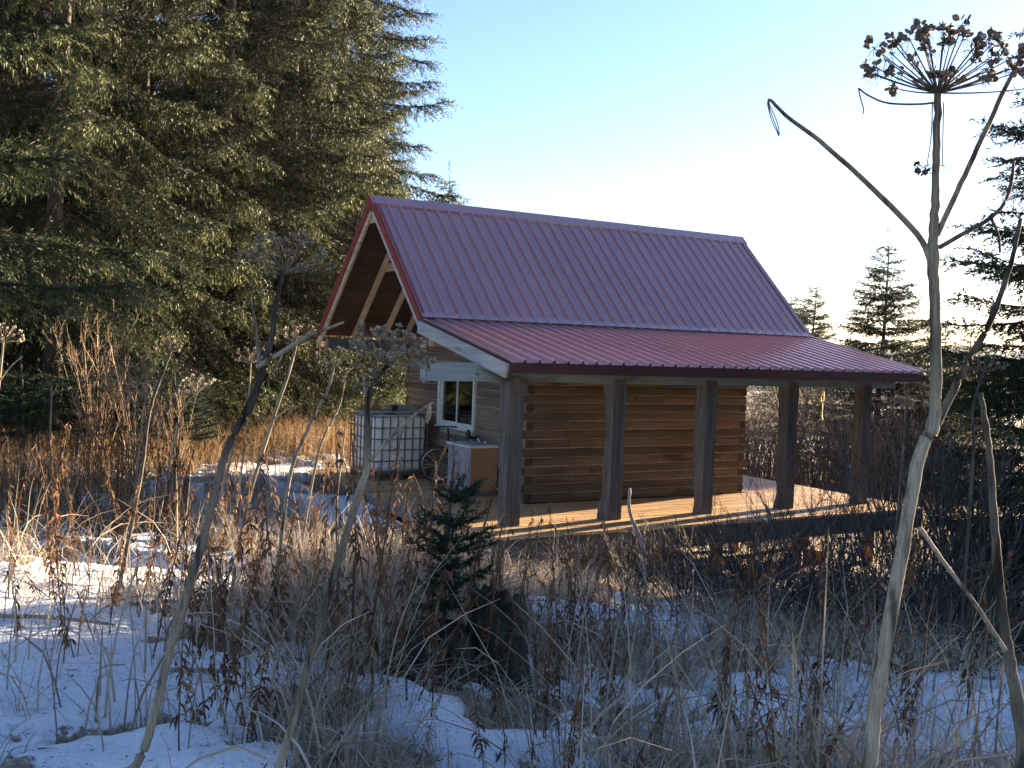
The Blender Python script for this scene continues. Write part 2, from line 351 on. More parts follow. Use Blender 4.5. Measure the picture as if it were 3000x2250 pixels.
def make_ground():
    m, n, b, _ = newmat('snow_and_litter')
    a = N(n, 'ShaderNodeAttribute', attribute_name='tone')
    co = coords(n, (1, 1, 1))
    t1 = N(n, 'ShaderNodeTexNoise'); t1.inputs['Scale'].default_value = 6; t1.inputs['Detail'].default_value = 8; t1.inputs['Roughness'].default_value = .7; n.links.new(co, t1.inputs['Vector'])
    t2 = N(n, 'ShaderNodeTexNoise'); t2.inputs['Scale'].default_value = 42; t2.inputs['Detail'].default_value = 6; n.links.new(co, t2.inputs['Vector'])
    lit = ramp(n, t2.outputs[0], [(.3, (.14, .105, .07)), (.5, (.29, .23, .155)), (.7, (.46, .375, .265))])
    # litter specks lying on the snow
    vo = N(n, 'ShaderNodeTexVoronoi'); vo.inputs['Scale'].default_value = 26; vo.inputs['Randomness'].default_value = 1
    mp = N(n, 'ShaderNodeMapping'); mp.inputs['Scale'].default_value = (1, 2.6, 1); mp.inputs['Rotation'].default_value = (0, 0, .5); n.links.new(co, mp.inputs[0]); n.links.new(mp.outputs[0], vo.inputs['Vector'])
    sp = N(n, 'ShaderNodeMapRange'); sp.inputs[1].default_value = .14; sp.inputs[2].default_value = .22; sp.inputs[3].default_value = .85; sp.inputs[4].default_value = 0; n.links.new(vo.outputs['Distance'], sp.inputs[0])
    sel = N(n, 'ShaderNodeMapRange'); sel.inputs[1].default_value = .42; sel.inputs[2].default_value = .5; n.links.new(t1.outputs[0], sel.inputs[0])
    sm = N(n, 'ShaderNodeMath', operation='MULTIPLY'); n.links.new(sp.outputs[0], sm.inputs[0]); n.links.new(sel.outputs[0], sm.inputs[1])
    snow = mixc(n, sm.outputs[0], (.80, .81, .83), (.10, .06, .035))
    # ragged edge
    ad = N(n, 'ShaderNodeMath', operation='ADD'); n.links.new(a.outputs['Fac'], ad.inputs[0]); n.links.new(t1.outputs[0], ad.inputs[1])
    mr = N(n, 'ShaderNodeMapRange'); mr.inputs[1].default_value = 1.16; mr.inputs[2].default_value = 1.30
    ad2 = N(n, 'ShaderNodeMath', operation='MULTIPLY_ADD'); ad2.inputs[1].default_value = .55; n.links.new(t2.outputs[0], ad2.inputs[0]); n.links.new(ad.outputs[0], ad2.inputs[2]); n.links.new(ad2.outputs[0], mr.inputs[0])
    c = mixc(n, mr.outputs[0], lit, snow)
    n.links.new(c, b.inputs['Base Color'])
    b.inputs['Roughness'].default_value = .7; b.inputs['Specular IOR Level'].default_value = .3
    hm = N(n, 'ShaderNodeMath', operation='ADD'); n.links.new(t1.outputs[0], hm.inputs[0]); n.links.new(t2.outputs[0], hm.inputs[1])
    bump(n, b, hm.outputs[0], .7, .05)
    return m
M['ground'] = make_ground()
M['hill'] = plain('forested_hill', (.035, .045, .03), .9, var=.5, scale=.02)

# ------------------------------------------------------------------ setting: ground and far hill
def axis(lo, hi, step, ext):
    c = list(np.arange(lo, hi+step/2, step)); s = step
    a = []; x = lo
    while x > -ext: s *= 1.25; x -= s; a.append(x)
    b = []; x = hi; s = step
    while x < ext: s *= 1.25; x += s; b.append(x)
    return np.array(a[::-1]+c+b)
gx = axis(-11.0, 4.5, .08, 2500); gy = axis(-11.0, 6.5, .08, 2500)
GX, GY = np.meshgrid(gx, gy, indexing='ij')
GZ = ground_z(GX, GY); GS = snowmask(GX, GY)
idx = np.arange(GX.size).reshape(GX.shape)
Q = np.stack([idx[:-1, :-1], idx[1:, :-1], idx[1:, 1:], idx[:-1, 1:]], -1).reshape(-1, 4)
g = link('ground', npmesh('ground', np.stack([GX, GY, GZ], -1).reshape(-1, 3), [Q], GS.ravel(), True, M['ground']))
tag(g, kind='structure')
def ridge(name, dist, crest, amp, seed, spike, n=420, a0=.55, a1=1.75):
    t = np.linspace(a0, a1, n); X = CAM[0]+np.sin(t)*dist; Y = CAM[1]+np.cos(t)*dist
    zc = crest + amp*(fbm(t*9, t*0, seed, 5)-.5)*2 + spike*rng.random(n)
    rows = [(0.75, -80), (.9, -40), (1.0, 0), (1.15, -60)]; P = []
    for k, (m, dz) in enumerate(rows):
        z = zc if k == 2 else (np.minimum(zc, crest)*(.45 if k == 1 else .0) + dz*.35)
        P.append(np.stack([CAM[0]+np.sin(t)*dist*m, CAM[1]+np.cos(t)*dist*m, z], -1))
    P = np.array(P); i = np.arange(P.shape[0]*n).reshape(-1, n)
    Qr = np.stack([i[:-1, :-1], i[:-1, 1:], i[1:, 1:], i[1:, :-1]], -1).reshape(-1, 4)
    return tag(link(name, npmesh(name, P.reshape(-1, 3), [Qr], None, False, M['hill'])), kind='structure')
ridge('hill', 420, -3, 3, 4, 3.5)
ridge('far_hill', 1100, 12, 9, 9, 2)

hz = MB().box((-2700, -2700, -75), (2700, 2700, 32)).build('haze', None)
hm_ = bpy.data.materials.new('thin_haze'); hm_.use_nodes = True; hn = hm_.node_tree; hn.nodes.clear()
ho = hn.nodes.new('ShaderNodeOutputMaterial'); hv = hn.nodes.new('ShaderNodeVolumePrincipled'); hv.inputs['Color'].default_value = (.93, .95, 1, 1); hv.inputs['Density'].default_value = .0001; hv.inputs['Anisotropy'].default_value = .3
hn.links.new(hv.outputs[0], ho.inputs['Volume']); hz.data.materials.append(hm_); tag(hz, kind='stuff')

# ------------------------------------------------------------------ the cabin
XW0, XW1, YW, YB = 1.25, 5.90, 1.79, 6.35          # log walls
XR0, XR1 = -.56, 7.65                              # roof ends
YR, ZR = 4.067, 4.888                              # ridge
YE, ZE = 1.99, 2.868                               # where porch roof takes over
YBE, ZBE = 6.48, 2.558                             # back eave
YP, ZP = -.66, 2.29                                # porch eave
DX0, DX1, DY0, DY1 = -.69, 7.75, -.69, 6.75        # deck
LH, LT = .1445, .13
cabin = empty('log_cabin', (0, 0, 0))
tag(cabin, 'log cabin with burgundy metal roof and open post porch on a raised deck', 'cabin')

def log(u0, u1, z, axis_, face, out, parent, mat, thick=LT, h=LH):
    """one squared log: runs along axis_ from u0 to u1, outer face at 'face', outward sign 'out'"""
    n = max(3, int((u1-u0)/.28)); m = MB(); rows = []
    ph = random.random()*90
    for i in range(n+1):
        u = u0+(u1-u0)*i/n
        wl = (noise(u*2.1+ph, 3.3)-.5)*.018; wh = (noise(u*2.1+ph, 8.1)-.5)*.018; wf = (noise(u*1.4+ph, 5.7)-.5)*.014
        zl, zh = z+.005+wl*.5, z+h-.005+wh*.5
        sec = [(-thick, zl), (-.016, zl), (.0+wf, zl+.015), (.004+wf, (zl+zh)/2), (.0+wf, zh-.015), (-.016, zh), (-thick, zh)]
        for d, zz in sec:
            w = face + out*d
            rows.append((u, w, zz) if axis_ == 'X' else (w, u, zz))
    k = 7; F = []
    for i in range(n):
        for j in range(k):
            a, b = i*k+j, i*k+(j+1) % k; F.append((a, b, b+k, a+k))
    F += [tuple(range(k)), tuple(range(n*k, n*k+k))[::-1]]
    m.add(rows, F)
    me = m.mesh('log', mat); me.materials.append(M['logend'])
    me.polygons[len(me.polygons)-1].material_index = 1; me.polygons[len(me.polygons)-2].material_index = 1
    return link('log', me, parent)
NC = 18
def wall(name, axis_, lo, hi, face, out, mat, passing, holes=None):
    c = MB(); d0, d1 = sorted((face-out*.015, face-out*.11))
    spans = [(lo+.03, hi-.03, .0, NC*LH-.01)] if not holes else [(lo+.03, holes[0], 0, NC*LH-.01), (holes[1], hi-.03, 0, NC*LH-.01), (holes[0], holes[1], 0, holes[2]), (holes[0], holes[1], holes[3], NC*LH-.01)]
    for a, b, z0, z1 in spans:
        if axis_ == 'X': c.box((a, d0, z0), (b, d1, z1))
        else: c.box((d0, a, z0), (d1, b, z1))
    w = c.build(name, M['chink'], cabin)
    for k in range(NC):
        z = k*LH; p = (k % 2 == 0) == passing
        a, b = (lo, hi) if p else (lo+LT+.004, hi-LT-.004)
        cuts = [a, b]
        if holes and z+LH > holes[2]+.01 and z < holes[3]-.01: segs = [(a, holes[0]), (holes[1], b)]
        else:
            segs = [(a, b)]
            if b-a > 3 and random.random() < .75:
                c1 = a+random.choice((.55, 1.1, 1.6, 2.7, 3.3))+random.random()*.3; segs = [(a, c1-.003), (c1+.003, b)]
        for s0, s1 in segs: log(s0, s1, z, axis_, face, out, w, mat)
    return w
WIN = (3.47, 4.88, 1.0, 1.98)
wall('front_wall', 'X', XW0, XW1, YW, -1, M['log'], False)
wall('back_wall', 'X', XW0, XW1, YB, 1, M['logy'], False)
wall('gable_wall', 'Y', YW, YB, XW0, -1, M['logy'], True, WIN)
wall('end_wall', 'Y', YW, YB, XW1, 1, M['logy'], True)
def roofz(y):      # underside reference line of the main roof
    return ZR-(y-YR)*(ZR-ZBE)/(YBE-YR) if y > YR else ZR-(YR-y)*(ZR-ZE)/(YR-YE)
for x in (XW0, XW1):
    s = 1 if x == XW0 else -1
    m = MB(); zt = NC*LH
    m.extrude([(0, YW+.25, zt), (0, YB-.02, zt), (0, YB-.02, roofz(YB-.02)-.06), (0, YR, ZR-.06), (0, YW+.25, roofz(YW+.25)-.06)], (x+s*.02, 0, 0), (x+s*.10, 0, 0))
    m.build('gable_boarding', M['ply'], cabin)
MB().box((XW0+.12, YW+.12, -.04), (XW1-.12, YB-.12, -.005)).build('cabin_floor', M['ply'], cabin)
# window
wy0, wy1, wz0, wz1 = WIN
wx = XW0-.03
fr = MB(); t = .055
fr.box((wx-.02, wy0, wz0), (wx+.09, wy0+t, wz1)); fr.box((wx-.02, wy1-t, wz0), (wx+.09, wy1, wz1))
fr.box((wx-.02, wy0+t, wz0), (wx+.09, wy1-t, wz0+t)); fr.box((wx-.02, wy0+t, wz1-t), (wx+.09, wy1-t, wz1))
win = fr.build('window', M['white'], cabin, bevel=.004)
ym = (wy0+wy1)/2
for a, b, dx in ((wy0+t, ym+.02, .02), (ym-.02, wy1-t, .045)):
    s = MB(); w = .035
    s.box((wx+dx, a, wz0+t), (wx+dx+.022, a+w, wz1-t)); s.box((wx+dx, b-w, wz0+t), (wx+dx+.022, b, wz1-t))
    s.box((wx+dx, a+w, wz0+t), (wx+dx+.022, b-w, wz0+t+w)); s.box((wx+dx, a+w, wz1-t-w), (wx+dx+.022, b-w, wz1-t))
    s.build('sash', M['white'], win)
    MB().box((wx+dx+.009, a+w, wz0+t+w), (wx+dx+.013, b-w, wz1-t-w)).build('pane', M['glass'], win)
MB().box((wx-.05, wy0-.03, wz0-.03), (wx+.0, wy1+.03, wz0-.001)).build('window_sill', M['white'], win)

# roofs
def slope_frame(p0, p1):           # p0 eave (y,z), p1 ridge (y,z)
    v = V3(0, p1[0]-p0[0], p1[1]-p0[1]); L = np.linalg.norm(v); v = v/L
    n = np.cross(V3(1, 0, 0), v); n = n if n[2] > 0 else -n
    return V3(0, *p0), v, n, L
def panel_mesh(width, L, v, n, first, last):
    prof = []; pitch = width/4
    for k in range(4):
        x = k*pitch
        prof += [(x, .042), (x+.014, .042), (x+.030, .0), (x+pitch*.36, 0), (x+pitch*.36+.008, .008), (x+pitch*.36+.020, .008), (x+pitch*.36+.028, 0),
                 (x+pitch*.66, 0), (x+pitch*.66+.008, .008), (x+pitch*.66+.020, .008), (x+pitch*.66+.028, 0), (x+pitch-.030, 0), (x+pitch-.014, .042)]
    prof.append((width, .042))
    m = MB(); k = len(prof); rows = 2
    V = [V3(x, 0, 0)+n*h+v*(L*r/(rows-1)) for r in range(rows) for x, h in prof]
    V += [p-n*.003 for p in V]
    F = [(i, i+1, k+i+1, k+i) for i in range(k-1)]
    o = rows*k
    F += [(o+i+1, o+i, o+k+i, o+k+i+1) for i in range(k-1)]
    F += [(i+1, i, o+i, o+i+1) for i in range(k-1)] + [(k+i, k+i+1, o+k+i+1, o+k+i) for i in range(k-1)]
    m.add(V, F); return m.mesh('roof_panel', M['metal'])
def metal_roof(name, p0, p1, over0, npan=9, x0=XR0, x1=XR1):
    o, v, n, L = slope_frame(p0, p1)
    sh = MB(); a = o-n*.012; b = o+v*L-n*.012
    sh.add([V3(x, 0, 0)+q-n*d for x in (x0+.03, x1-.03) for q in (a+v*.03, b) for d in (0, .018)], [(0,1,3,2),(4,6,7,5),(0,4,5,1),(2,3,7,6),(0,2,6,4),(1,5,7,3)])
    r = sh.build(name, M['ply'], cabin)
    w = (x1-x0)/npan; me = panel_mesh(w-.002, L+over0, v, n, 0, 0)
    for k in range(npan):
        p = link('roof_panel', me, r); p.location = tuple(V3(x0+k*w, 0, 0)+o-v*over0+n*.004)
    return r, o, v, n, L
rf, o1, v1, n1, L1 = metal_roof('front_roof', (YE, ZE), (YR, ZR), .04)
rb, o2, v2, n2, L2 = metal_roof('back_roof', (YBE, ZBE), (YR, ZR), .04)
rp, o3, v3, n3, L3 = metal_roof('porch_roof', (YP, ZP), (YE-.02, ZE-.03), .05)
# ridge cap
cp = MB()
for vv, nn in ((v1, n1), (v2, n2)):
    c0 = V3(0, YR, ZR)
    A = [c0+nn*.034+V3(0, 0, .006), c0-vv*.20+nn*.034, c0-vv*.215+nn*.012]
    for a, b in zip(A[:-1], A[1:]):
        cp.add([V3(XR0-.05, 0, 0)+a, V3(XR1+.05, 0, 0)+a, V3(XR1+.05, 0, 0)+b, V3(XR0-.05, 0, 0)+b], [(0, 1, 2, 3)])
c = cp.build('ridge_cap', M['metal'], cabin); sd = c.modifiers.new('thickness', 'SOLIDIFY'); sd.thickness = .004
# rake trims: folded red metal along the sloping roof ends
def rake(x, s, o, v, n, L, d, mat, name, top=.075):
    m = MB(); a = o-v*.03; b = o+v*(L-.02)
    for (p, q) in (((x-s*top, .032), (x+s*.012, .032)), ((x+s*.012, .032), (x+s*.012, -d))):
        m.add([V3(p[0], 0, 0)+a+n*p[1], V3(p[0], 0, 0)+b+n*p[1], V3(q[0], 0, 0)+b+n*q[1], V3(q[0], 0, 0)+a+n*q[1]], [(0, 1, 2, 3)])
    ob = m.build(name, mat, cabin); sd = ob.modifiers.new('thickness', 'SOLIDIFY'); sd.thickness = .004; return ob
for (o, v, n, L) in ((o1, v1, n1, L1), (o2, v2, n2, L2)):
    rake(XR0, -1, o, v, n, L, .10, M['trim'], 'rake_trim'); rake(XR1, 1, o, v, n, L, .10, M['metal'], 'rake_trim')
# barge rafters (pale, under the red trim) and inner rafters with collar ties
def rafter(x, o, v, n, L, tail, mat, w=.045, d=.14, name='rafter', top=.04):
    m = MB(); a = o-v*tail-n*(top+d/2); b = o+v*(L-.05)-n*(top+d/2); return m.bar(V3(x, 0, 0)+a, V3(x, 0, 0)+b, w, d, up=n).build(name, mat, cabin)
for x in (XR0+.03, XR1-.03): 
    rafter(x, o2, v2, n2, L2, .16, M['rafter'], .04, .15, 'barge_rafter'); rafter(x, o1, v1, n1, L1, .12, M['rake'], .04, .15, 'barge_rafter')
for x in (.12, .72, 1.17, 6.1, 6.75, 7.2):
    rafter(x, o2, v2, n2, L2, .05, M['rafter']); rafter(x, o1, v1, n1, L1, .0, M['rafter'])
    if x in (.12, 6.75): 
        zt = on(1095, 788, 0, x+.03)[2] if x < 1 else 3.6; yl = YR-(ZR-zt)/.973+.12; yh = YR+(ZR-zt)/.966-.12
        MB().box((x+.024, yl, zt-.07), (x+.064, yh, zt+.07)).build('collar_tie', M['rafter'], cabin)
MB().extrude([(0, YR-.34, ZR-.42), (0, YR+.34, ZR-.42), (0, YR+.05, ZR-.10), (0, YR-.05, ZR-.10)], (XR0+.051, 0, 0), (XR0+.07, 0, 0)).build('gusset', M['rafter'], cabin)
MB().box((XR0+.08, YR-.02, ZR-.30), (XR1-.08, YR+.02, ZR-.085)).build('ridge_board', M['rafter'], cabin)
# plate log and eave board along the back, seen under the gable overhang
MB().box((XR0+.12, YB-.16, 2.30), (XW0-.01, YB-.01, 2.50)).build('plate_beam', M['darkwood'], cabin)
MB().box((XR0+.07, YBE+.06, 2.33), (XR1-.07, YBE+.085, 2.44)).build('eave_board', M['rafter'], cabin)
MB().box((XR0+.12, YW+.01, 2.44), (XW0-.02, YW+.15, 2.62)).build('plate_beam', M['rafter'], cabin)
# porch rake boards, fascia, beam
def pboard(x, w):
    m = MB(); a = o3-n3*.12-v3*.0; b = o3+v3*(L3+.06)-n3*.12
    return m.bar(V3(x, 0, 0)+a, V3(x, 0, 0)+b, w, .19, up=n3).build('porch_rake_board', M['rake'], cabin)
pboard(XR0+.0, .04); pboard(XR1-.0, .04)
for k in range(1, 14):
    x = XR0+k*(XR1-XR0)/14
    m = MB(); m.bar(V3(x, 0, 0)+o3-n3*.10+v3*.03, V3(x, 0, 0)+o3+v3*(L3-.03)-n3*.10, .04, .14, up=n3).build('rafter', M['rafter'], cabin)
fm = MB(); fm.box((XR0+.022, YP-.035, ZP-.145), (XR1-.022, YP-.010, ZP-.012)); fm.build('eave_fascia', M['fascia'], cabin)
MB().box((XR0+.03, YP-.006, ZP-.15), (XR1-.03, YP+.03, ZP-.03)).build('sub_fascia', M['darkwood'], cabin)
fl = MB(); fl.add([V3(x, 0, 0)+p for x in (XR0+.02, XR1-.02) for p in (V3(0, YE+.05, ZE+.085), V3(0, YE-.02, ZE+.028), V3(0, YE-.10, ZE+.012))], [(0, 3, 4, 1), (1, 4, 5, 2)])
ob = fl.build('roof_flashing', M['metal'], cabin); ob.modifiers.new('thickness', 'SOLIDIFY').thickness = .004
def wavy_beam(name, x0, x1, y0, y1, z0, z1, mat, amp=.01, n=28):
    m = MB(); V = []; F = []
    ph = random.random()*50
    for i in range(n+1):
        x = x0+(x1-x0)*i/n; a = (noise(x*1.3+ph, 1)-.5)*amp*2; b = (noise(x*1.3+ph, 9)-.5)*amp*2
        V += [(x, y0, z0+a), (x, y1, z0+a), (x, y1, z1+b), (x, y0, z1+b)]
    for i in range(n):
        for j in range(4): p = i*4+j; q = i*4+(j+1) % 4; F.append((p, p+4, q+4, q))
    F += [(0, 1, 2, 3), (n*4+3, n*4+2, n*4+1, n*4)]
    return m.add(V, F).build(name, mat, cabin)
BX0 = on(1246, 1091, 1, .03)[0]
wavy_beam('porch_beam', BX0, 7.72, .03, .19, 2.0, 2.235, M['beam'])
# posts: live edge slabs
for i in range(5):
    x = i*1.75; w = .108; m = MB(); V = []; F = []; n = 22; ph = i*13.7
    h = 2.0 if i else 2.0
    for k in range(n+1):
        z = h*k/n; a = (noise(z*3+ph, 2)-.5)*.07+(noise(z*1.1+ph, 7)-.5)*.06; b = (noise(z*2+ph, 4)-.5)*.02; c = .03*math.exp(-z/.12)
        V += [(x-w, 0, z), (x+w-b*.3, 0, z), (x+w+b, .195, z), (x-w*.80+a*.3, .215-c, z), (x-w-.035+a-c, .17, z), (x-w-.03+a-c, .09, z)]
    for k in range(n):
        for j in range(6): p = k*6+j; q = k*6+(j+1) % 6; F.append((p, q, q+6, p+6))
    F += [tuple(range(5, -1, -1)), tuple(range(n*6, n*6+6))]
    m.add(V, F).build('post', M['post'], cabin)
    # front lap of the post over the beam
    MB().box((x-w+.012, .0, 2.0), (x+w-.012, .028, 2.06)).build('post_lap', M['post'], cabin)
# deck
dk = MB()
for x in np.arange(DX0+.1, DX1, .61): dk.box((x-.02, DY0+.05, -.19), (x+.02, DY1-.05, -.040))
deck = dk.build('deck', M['darkwood'], cabin)
pw = .132; nrow = int((DY1-DY0)/pw)
pl_cache = {}
def plank(x0, x1, y, parent):
    L = round(x1-x0, 3)
    if L not in pl_cache:
        m = MB(); m.extrude([(0, .004, -.036), (0, pw-.006, -.036), (0, pw-.006, -.005), (0, pw-.011, 0), (0, .009, 0), (0, .004, -.005)], (0, 0, 0), (L, 0, 0)); pl_cache[L] = m.mesh('plank', M['deck'])
    p = link('plank', pl_cache[L], parent); p.location = (x0, y, random.uniform(-.0035, .0)); return p
for r in range(nrow):
    y = DY0+r*pw
    if y+pw < YW-.01:
        off = (r*1.27) % 2.1; cuts = [DX0] + [DX0+1.3+off+k*2.44 for k in range(3) if DX0+1.3+off+k*2.44 < DX1-.4] + [DX1]
        for a, b in zip(cuts[:-1], cuts[1:]): plank(a+.002, b-.002, y, deck)
    else:
        plank(DX0+(random.random()-.5)*.02, XW0-.004 if y < YB else 3.3, y, deck); plank((XW1+.004) if y < YB else 3.304, DX1+(random.random()-.5)*.02, y, deck)
def skirt(a, b, z0, z1, mat, name='skirt_board'):
    m = MB(); a = np.array(a, float); b = np.array(b, float); d = norm(b-a); nn = V3(d[1], -d[0], 0)
    m.obox((a+b)/2+V3(0, 0, (z0+z1)/2), (d, nn, (0, 0, 1)), (np.linalg.norm(b-a)/2, .02, (z1-z0)/2)); return m.build(name, mat, deck)
skirt((DX0+.05, DY0+.03, 0), (DX1-.05, DY0+.03, 0), -.33, -.040, M['darkwood'])
skirt((DX0+.03, DY0+.06, 0), (DX0+.03, DY1-.05, 0), -.20, -.040, M['greyx'])
skirt((DX1-.03, DY0+.06, 0), (DX1-.03, DY1-.05, 0), -.20, -.040, M['darkwood'])
for y in (1.2, 3.6, 6.2):
    MB().box((DX0+.08, y-.07, -.36), (DX1-.1, y+.07, -.195)).build('deck_girder', M['greyx'], deck)
for x in (-.35, 1.6, 3.5, 5.2, 6.9):
    for y in (-.25, 1.2, 3.6, 6.2):
        zg = float(gbase(x, y))-.5; zt = -.362 if y > 0 else -.195
        if zg < zt-.05: MB().tube([(x, y, zg), (x+.01, y, (zg+zt)/2), (x, y, zt)], [.11, .105, .10], 10).build('foundation_post', M['orange'], deck, True)

# ------------------------------------------------------------------ things on the deck
def gz(x, y): return float(ground_z(x, y))
# water tank in a cage
tx0, tx1, ty0, ty1 = -.08, .98, 4.80, 5.82
tank = empty('water_tank', ((tx0+tx1)/2, (ty0+ty1)/2, 0), .04)
tag(tank, 'white plastic water tank in a grey wire cage on a pallet', 'water tank')
hx, hy = (tx1-tx0)/2, (ty1-ty0)/2
m = MB(); n = 9; V = []
def rrect(hx, hy, r, z, k=4):
    P = []
    for cx, cy, a0 in ((hx-r, hy-r, 0), (-hx+r, hy-r, 90), (-hx+r, -hy+r, 180), (hx-r, -hy+r, 270)):
        for j in range(k+1): a = math.radians(a0+90*j/k); P.append((cx+r*math.cos(a), cy+r*math.sin(a), z))
    return P
rings = [rrect(hx-.07, hy-.07, .08, .15), rrect(hx-.02, hy-.02, .1, .20)]+[rrect(hx-.018+(.006 if j % 2 else 0), hy-.018+(.006 if j % 2 else 0), .1, .24+j*.105) for j in range(9)]+[rrect(hx-.04, hy-.04, .1, 1.13), rrect(hx-.14, hy-.14, .1, 1.155)]
k = len(rings[0]); V = [p for r in rings for p in r]
F = [(i*k+j, i*k+(j+1) % k, (i+1)*k+(j+1) % k, (i+1)*k+j) for i in range(len(rings)-1) for j in range(k)] + [tuple(range(k-1, -1, -1)), tuple(range((len(rings)-1)*k, len(rings)*k))]
bt = m.add(V, F).build('bottle', M['tank'], tank, True)
MB().tube([(0, 0, 1.154), (0, 0, 1.19)], .1, 18).build('lid', M['black'], bt)
b = .009
for i in range(8):
    x = -hx+2*hx*i/7
    for y in (-hy, hy): MB().box((x-b, y-b, .14), (x+b, y+b, 1.155)).build('cage_bar', M['steel'], tank)
for i in range(1, 7):
    y = -hy+2*hy*i/7
    for x in (-hx, hx): MB().box((x-b, y-b, .14), (x+b, y+b, 1.155)).build('cage_bar', M['steel'], tank)
for i in range(6):
    z = .15+i*.198
    for y in (-hy-.012, hy+.012): MB().box((-hx-.02, y-b, z-b), (hx+.02, y+b, z+b)).build('cage_bar', M['steel'], tank)
    for x in (-hx-.012, hx+.012): MB().box((x-b, -hy-.002, z-b), (x+b, hy+.002, z+b)).build('cage_bar', M['steel'], tank)
pal = MB().box((-hx, -hy, .105), (hx, hy, .135)).build('pallet', M['steel'], tank)
for x in (-hx+.06, 0, hx-.06):
    for y in (-hy+.06, 0, hy-.06): MB().box((x-.05, y-.05, .005), (x+.05, y+.05, .104)).build('pallet_foot', M['darkwood'], pal)
# lumber lying on the tank
TZ = 1.195
def board(c, rz, L, w, h, mat, label, tilt=0, name='board'):
    o = MB().box((-L/2, -w/2, 0), (L/2, w/2, h)).build(name, mat, bevel=.004); o.location = c; o.rotation_euler = (0, tilt, rz)
    return tag(o, label, 'board', 'boards lying on the tank')
board((.55, 5.05, TZ+.0), -.12, 1.55, .20, .04, M['greyx'], 'long grey board lying along the front of the tank top')
board((.30, 5.45, TZ+.0), .22, .95, .24, .035, M['greyx'], 'short wide grey board on the back of the tank top')
board((.42, 5.13, TZ+.0425), .9, .46, .10, .09, M['darkwood'], 'dark lumber block lying across the boards on the tank')
o = MB().extrude([(-.13, 0, 0), (.15, 0, 0), (.06, 0, .09), (.03, 0, .17), (-.03, 0, .17), (-.06, 0, .08)], (0, -.05, 0), (0, .05, 0)).build('wood_block', M['orange']); o.location = (.20, 5.45, TZ+.0375); o.rotation_euler = (0, 0, .3)
tag(o, 'peaked pale wood offcut standing on the tank boards', 'wood block')
o = MB().extrude([(-.17, 0, 0), (.17, 0, 0), (.12, 0, .11), (-.10, 0, .13)], (0, -.05, 0), (0, .05, 0)).build('wood_block', M['greyx']); o.location = (.80, 5.40, TZ); o.rotation_euler = (0, 0, -.4)
tag(o, 'grey wood offcut at the wall end of the tank top', 'wood block')

# bicycle leaning on the gable wall, front wheel turned to the camera
bike = empty('bicycle', (1.0, 4.25, 0)); tag(bike, 'dark teal bicycle leaning between water tank and sink cabinet', 'bicycle')
wr = .31
def wheel(c, axd, parent):
    w = MB().torus(c, axd, wr, .024, 40, 8).build('wheel', M['black'], parent, True)
    MB().torus(c, axd, wr-.03, .010, 40, 6).build('rim', M['chrome'], w, True)
    ad = norm(np.array(axd, float)); MB().tube([np.array(c)-ad*.05, np.array(c)+ad*.05], .02, 10).build('hub', M['chrome'], w)
    e1 = norm(np.cross(ad, V3(0, 0, 1))); e2 = np.cross(ad, e1); s = MB()
    for k in range(24):
        t = 2*np.pi*k/24; d = e1*np.cos(t)+e2*np.sin(t); t2 = t+(.45 if k % 2 else -.45); d2 = e1*np.cos(t2)+e2*np.sin(t2)
        s.tube([np.array(c)+d2*.02+ad*.03*(1 if k % 4 < 2 else -1), np.array(c)+d*(wr-.03)], .0022, 3, False)
    tag(s.build('spoke', M['chrome'], w), kind='stuff')
    r = np.array(c)-V3(0, 0, wr-.05); MB().obox(r+ad*.0, (e1, ad, e2), (.045, .008, .022)).build('reflector', M['white'], w)
    return w
# local bike space: +Y is rear -> local y negative; wheel centre at origin offset
fc = V3(-.06, 0, .335); steer = V3(.30, -.95, 0)
ax_f = norm(np.cross(V3(.93, -.36, 0), V3(0, 0, 1)))
wheel(fc, ax_f, bike)
head = V3(.03, -.20, .80); headt = V3(.05, -.16, .92); bb = V3(.09, -.72, .30); seat = V3(.13, -.86, .78); rear = V3(.10, -1.10, .335)
f = MB(); f.tube([head, bb], .021, 8); f.tube([headt-V3(0, 0, .04), seat-V3(0, 0, .06)], .016, 8); f.tube([bb, seat], .016, 8); f.tube([bb, rear], .010, 6); f.tube([seat-V3(0, 0, .06), rear], .009, 6); f.tube([head-V3(0, 0, .03), headt+V3(0, 0, .03)], .024, 8)
fo = f.build('frame', M['blackpaint'], bike, True)
dn = norm(bb-head); nn = norm(np.cross(dn, V3(1, 0, 0)))
for k in range(6):      # pale block lettering on the down tube
    c = head+dn*(.14+k*.05)+V3(-.0215, 0, 0); MB().obox(c, (dn, nn, V3(1, 0, 0)), (.017, .009, .001)).build('lettering', M['white'], fo)
fk = MB(); side = ax_f*.05
for s in (-1, 1): fk.tube([head-V3(0, 0, .02)+side*s*.9, head-V3(.01, -.02, .12)+side*s, fc+side*s], [.016, .015, .010], 7)
fk.tube([head-V3(0, 0, .03)+side, head-V3(0, 0, .03)-side], .017, 7); fk.build('fork', M['orange'], bike, True)
hb = MB(); hb.tube([headt, headt+V3(0, .03, .08)], .014, 7); c = headt+V3(0, .04, .09); d = norm(V3(.93, -.36, 0))
hb.tube([c-d*.27-V3(0, 0, .0), c-d*.1+V3(0, 0, .01), c+d*.1+V3(0, 0, .01), c+d*.22], .012, 7)
hbo = hb.build('handlebar', M['black'], bike, True)
for s in (-1, 1): MB().tube([c+d*s*.13, c+d*s*.22], .018, 8).build('grip', M['black'], hbo, True)
wheel(rear, (1, .02, 0), bike)
MB().tube([seat, seat+V3(0, 0, .1)], .013, 7).build('seat_post', M['chrome'], bike)
